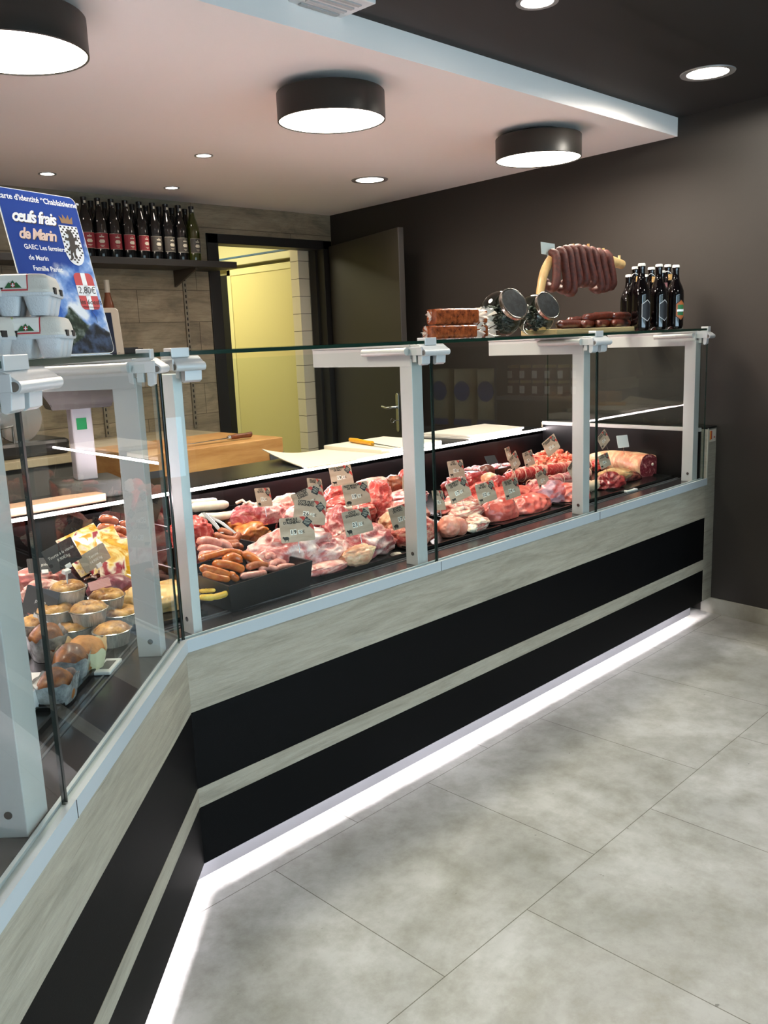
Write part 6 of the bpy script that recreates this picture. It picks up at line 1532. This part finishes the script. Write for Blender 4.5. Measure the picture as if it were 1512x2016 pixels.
# goods on a wall shelf on the customer side of the right wall (seen as faint reflections)
XS = wallx(-1.5)-.012
t = thing('goods_shelf', 'dark shelf unit with jars and flour bags on the right wall, customer side', 'shelf', (XS-.1, -1.0, 0))
for z, y0, y1 in ((.50,-1.52,-.50),(.92,-1.52,-1.02),(1.10,-1.0,-.50),(1.38,-1.52,-.50)):
    m = MB(); m.box(XS-.24, XS, y0, y1, z-.02, z, bev=.001); m.build('shelf_board', M('shelf_grey_brown', '#5a544c', .5), t)
for y in (-1.54, -1.01, -.50):
    m = MB(); m.box(XS-.24, XS, y, y+.018, 0, 1.5); m.build('side_panel', dark_frame, t)
bagm = speck_mat('flour_bag_paper', '#a8965a', '#e0d6a8', 7, .3, .7, .5, .1); bagb = M('flour_bag_blue', '#2b3f78', .5); jarl = M('jar_label_white', '#d9d7d0', .5)
for i in range(3):
    y = -1.43+.165*i; x = XS-.15; t = thing('flour_bag', ['flour bag with a blue badge, farthest from the jars','flour bag with a blue badge, middle one','flour bag with a blue badge, nearest the jars'][i]+' on the customer side shelf', 'bag', (x,y,.9205), 'flour bags on the customer side shelf')
    m = MB(); m.prism([(p[0]-.05,p[1]-.07) for p in rrect(.10,.14,.03,4)], .9205, 1.24, T3(x,y,0), bev=.012); m.build('bag', bagm, t)
    m = MB(); m.cyl((x-.052,y,1.12),(x-.0505,y,1.12),.055,n=28); m.build('blue_badge', bagb, t)
    m = MB(); m.box(x-.0525,x-.0505,y-.062,y+.062,.93,.965); m.build('blue_band', bagb, t)
jp = None
for i in range(12):
    lv, k = i//6, i%6
    y = -.95+.078*k; x = XS-.15
    if jp is None:
        jp = thing('preserve_jar', '', 'jar', (0,0,0)); m = MB(); m.lathe([(0,0),(.030,0),(.032,.01),(.032,.055),(.027,.064),(0,.064)], 20); m.build('glass_body', M('jar_preserve', '#5e2415', .15), jp)
        m = MB(); m.lathe([(0,.078),(.029,.078),(.029,.064),(0,.064)], 20); m.build('lid', M('gold_lid', '#b39a55', .3, .7), jp); m = MB(); m.box(-.0335,-.032,-.015,.015,.012,.050); m.build('paper_label', jarl, jp); o = jp
    else: o = copy_tree(jp)
    o.location = (x, y, 1.1005+.0785*lv); o['group'] = 'preserve jars on the customer side shelf'; o['label'] = ('upper' if lv else 'lower')+' preserve jar with gold lid, '+['first','second','third','fourth','fifth','sixth'][k]+' in its row from the flour bags'

t = thing('ceiling_lamp', 'flat ceiling lamp in the cream room behind the doorway', 'ceiling lamp', (2.5, 4.4, 2.5))
m = MB(); m.box(2.18,2.82,3.93,4.87,2.475,2.4995, bev=.003); m.build('housing', white_pl, t)
m = MB(); m.box(2.2,2.8,3.95,4.85,2.4725,2.4748); m.build('diffuser', M('back_lamp_diffuser', '#ffffff', .5, emit=4., ecol='#fff0b0'), t)
# ------------------------------------------------------------------ light, world, camera
W = bpy.data.worlds.new('World'); SC.world = W; W.use_nodes = True
bg = W.node_tree.nodes['Background']; bg.inputs['Color'].default_value = (.62,.78,1,1); bg.inputs['Strength'].default_value = 8
def light(name, kind, loc, power, col=(1,1,1), rot=None, size=None, portal=False, **kw):
    l = bpy.data.lights.new(name, kind); l.energy = power; l.color = col
    if size:
        if kind == 'AREA':
            l.shape = kw.get('shape', 'RECTANGLE'); l.size = size[0]; l.size_y = size[1]
        else: l.shadow_soft_size = size
    if portal: l.cycles.is_portal = True
    o = bpy.data.objects.new(name, l); C.objects.link(o); o.location = loc
    if rot: o.rotation_euler = rot
    return o
light('window_portal', 'AREA', ((wx0+wx1)/2, FY-.12, 1.15), 1, rot=(-PI/2,0,0), size=(wx1-wx0, 2.0), portal=True)
# lamps: discs just under the drum diffusers
for x, y in ((1.16,.623),(2.40,.594),(-.006,.583)):
    light('drum_light', 'AREA', (x, y, CZ-.123), 17, (1,.86,.72), size=(.36,.36), shape='DISK')
light('drum_light', 'AREA', (-1.21, .56, CZ-.123), 17, (1,.86,.72), size=(.36,.36), shape='DISK')  # extra light below the added drum out of view
def spotl(x, y, z, p, ang=110, col=(1,.88,.74), r=.04):
    o = light('spot', 'SPOT', (x,y,z-.012), p, col, size=r); o.data.spot_size = math.radians(ang); o.data.spot_blend = .8 if ang < 170 else .12; return o
spotl(1.458,1.854,CZ,14); spotl(1.058,2.66,CZ,10); spotl(1.799,2.679,CZ,10); spotl(2.598,1.881,CZ,22,150,r=.09)
spotl(2.452,-.17,CD,34,176,(1,.95,.86),.09); spotl(1.285,-.175,CD,26,130,(1,.92,.8)); spotl(.3,-1.6,CD,60,150,(1,.94,.85),.09); spotl(1.9,-1.6,CD,60,150,(1,.94,.85),.09); spotl(-1.8,-2.2,CD,40,150,(1,.94,.85),.09)  # spots over the customer side are added lights with unseen fixtures
# ceiling lamp of the room behind the door
light('back_room_lamp', 'AREA', (2.5, 4.4, 2.47), 25, (1,.93,.62), size=(.6,.9))
# case led profile and plinth ribbon also as strip lights
cam = bpy.data.cameras.new('camera'); co = bpy.data.objects.new('camera', cam); C.objects.link(co)
co.matrix_world = Matrix(((CR.x,CU.x,-CF.x,O.x),(CR.y,CU.y,-CF.y,O.y),(CR.z,CU.z,-CF.z,O.z),(0,0,0,1)))
cam.sensor_fit = 'VERTICAL'; cam.sensor_height = 24; cam.sensor_width = 18; cam.lens = F_PX*24/2016; cam.clip_start = .02
SC.camera = co
SC.view_settings.view_transform = 'Standard'; SC.view_settings.look = 'None'; SC.view_settings.exposure = .35; SC.view_settings.gamma = 1
SC.view_settings.use_curve_mapping = False
SC.cycles.max_bounces = 10; SC.cycles.transparent_max_bounces = 24; SC.cycles.glossy_bounces = 5; SC.cycles.diffuse_bounces = 4
SC.cycles.sample_clamp_indirect = 6; SC.cycles.caustics_reflective = False; SC.cycles.caustics_refractive = False
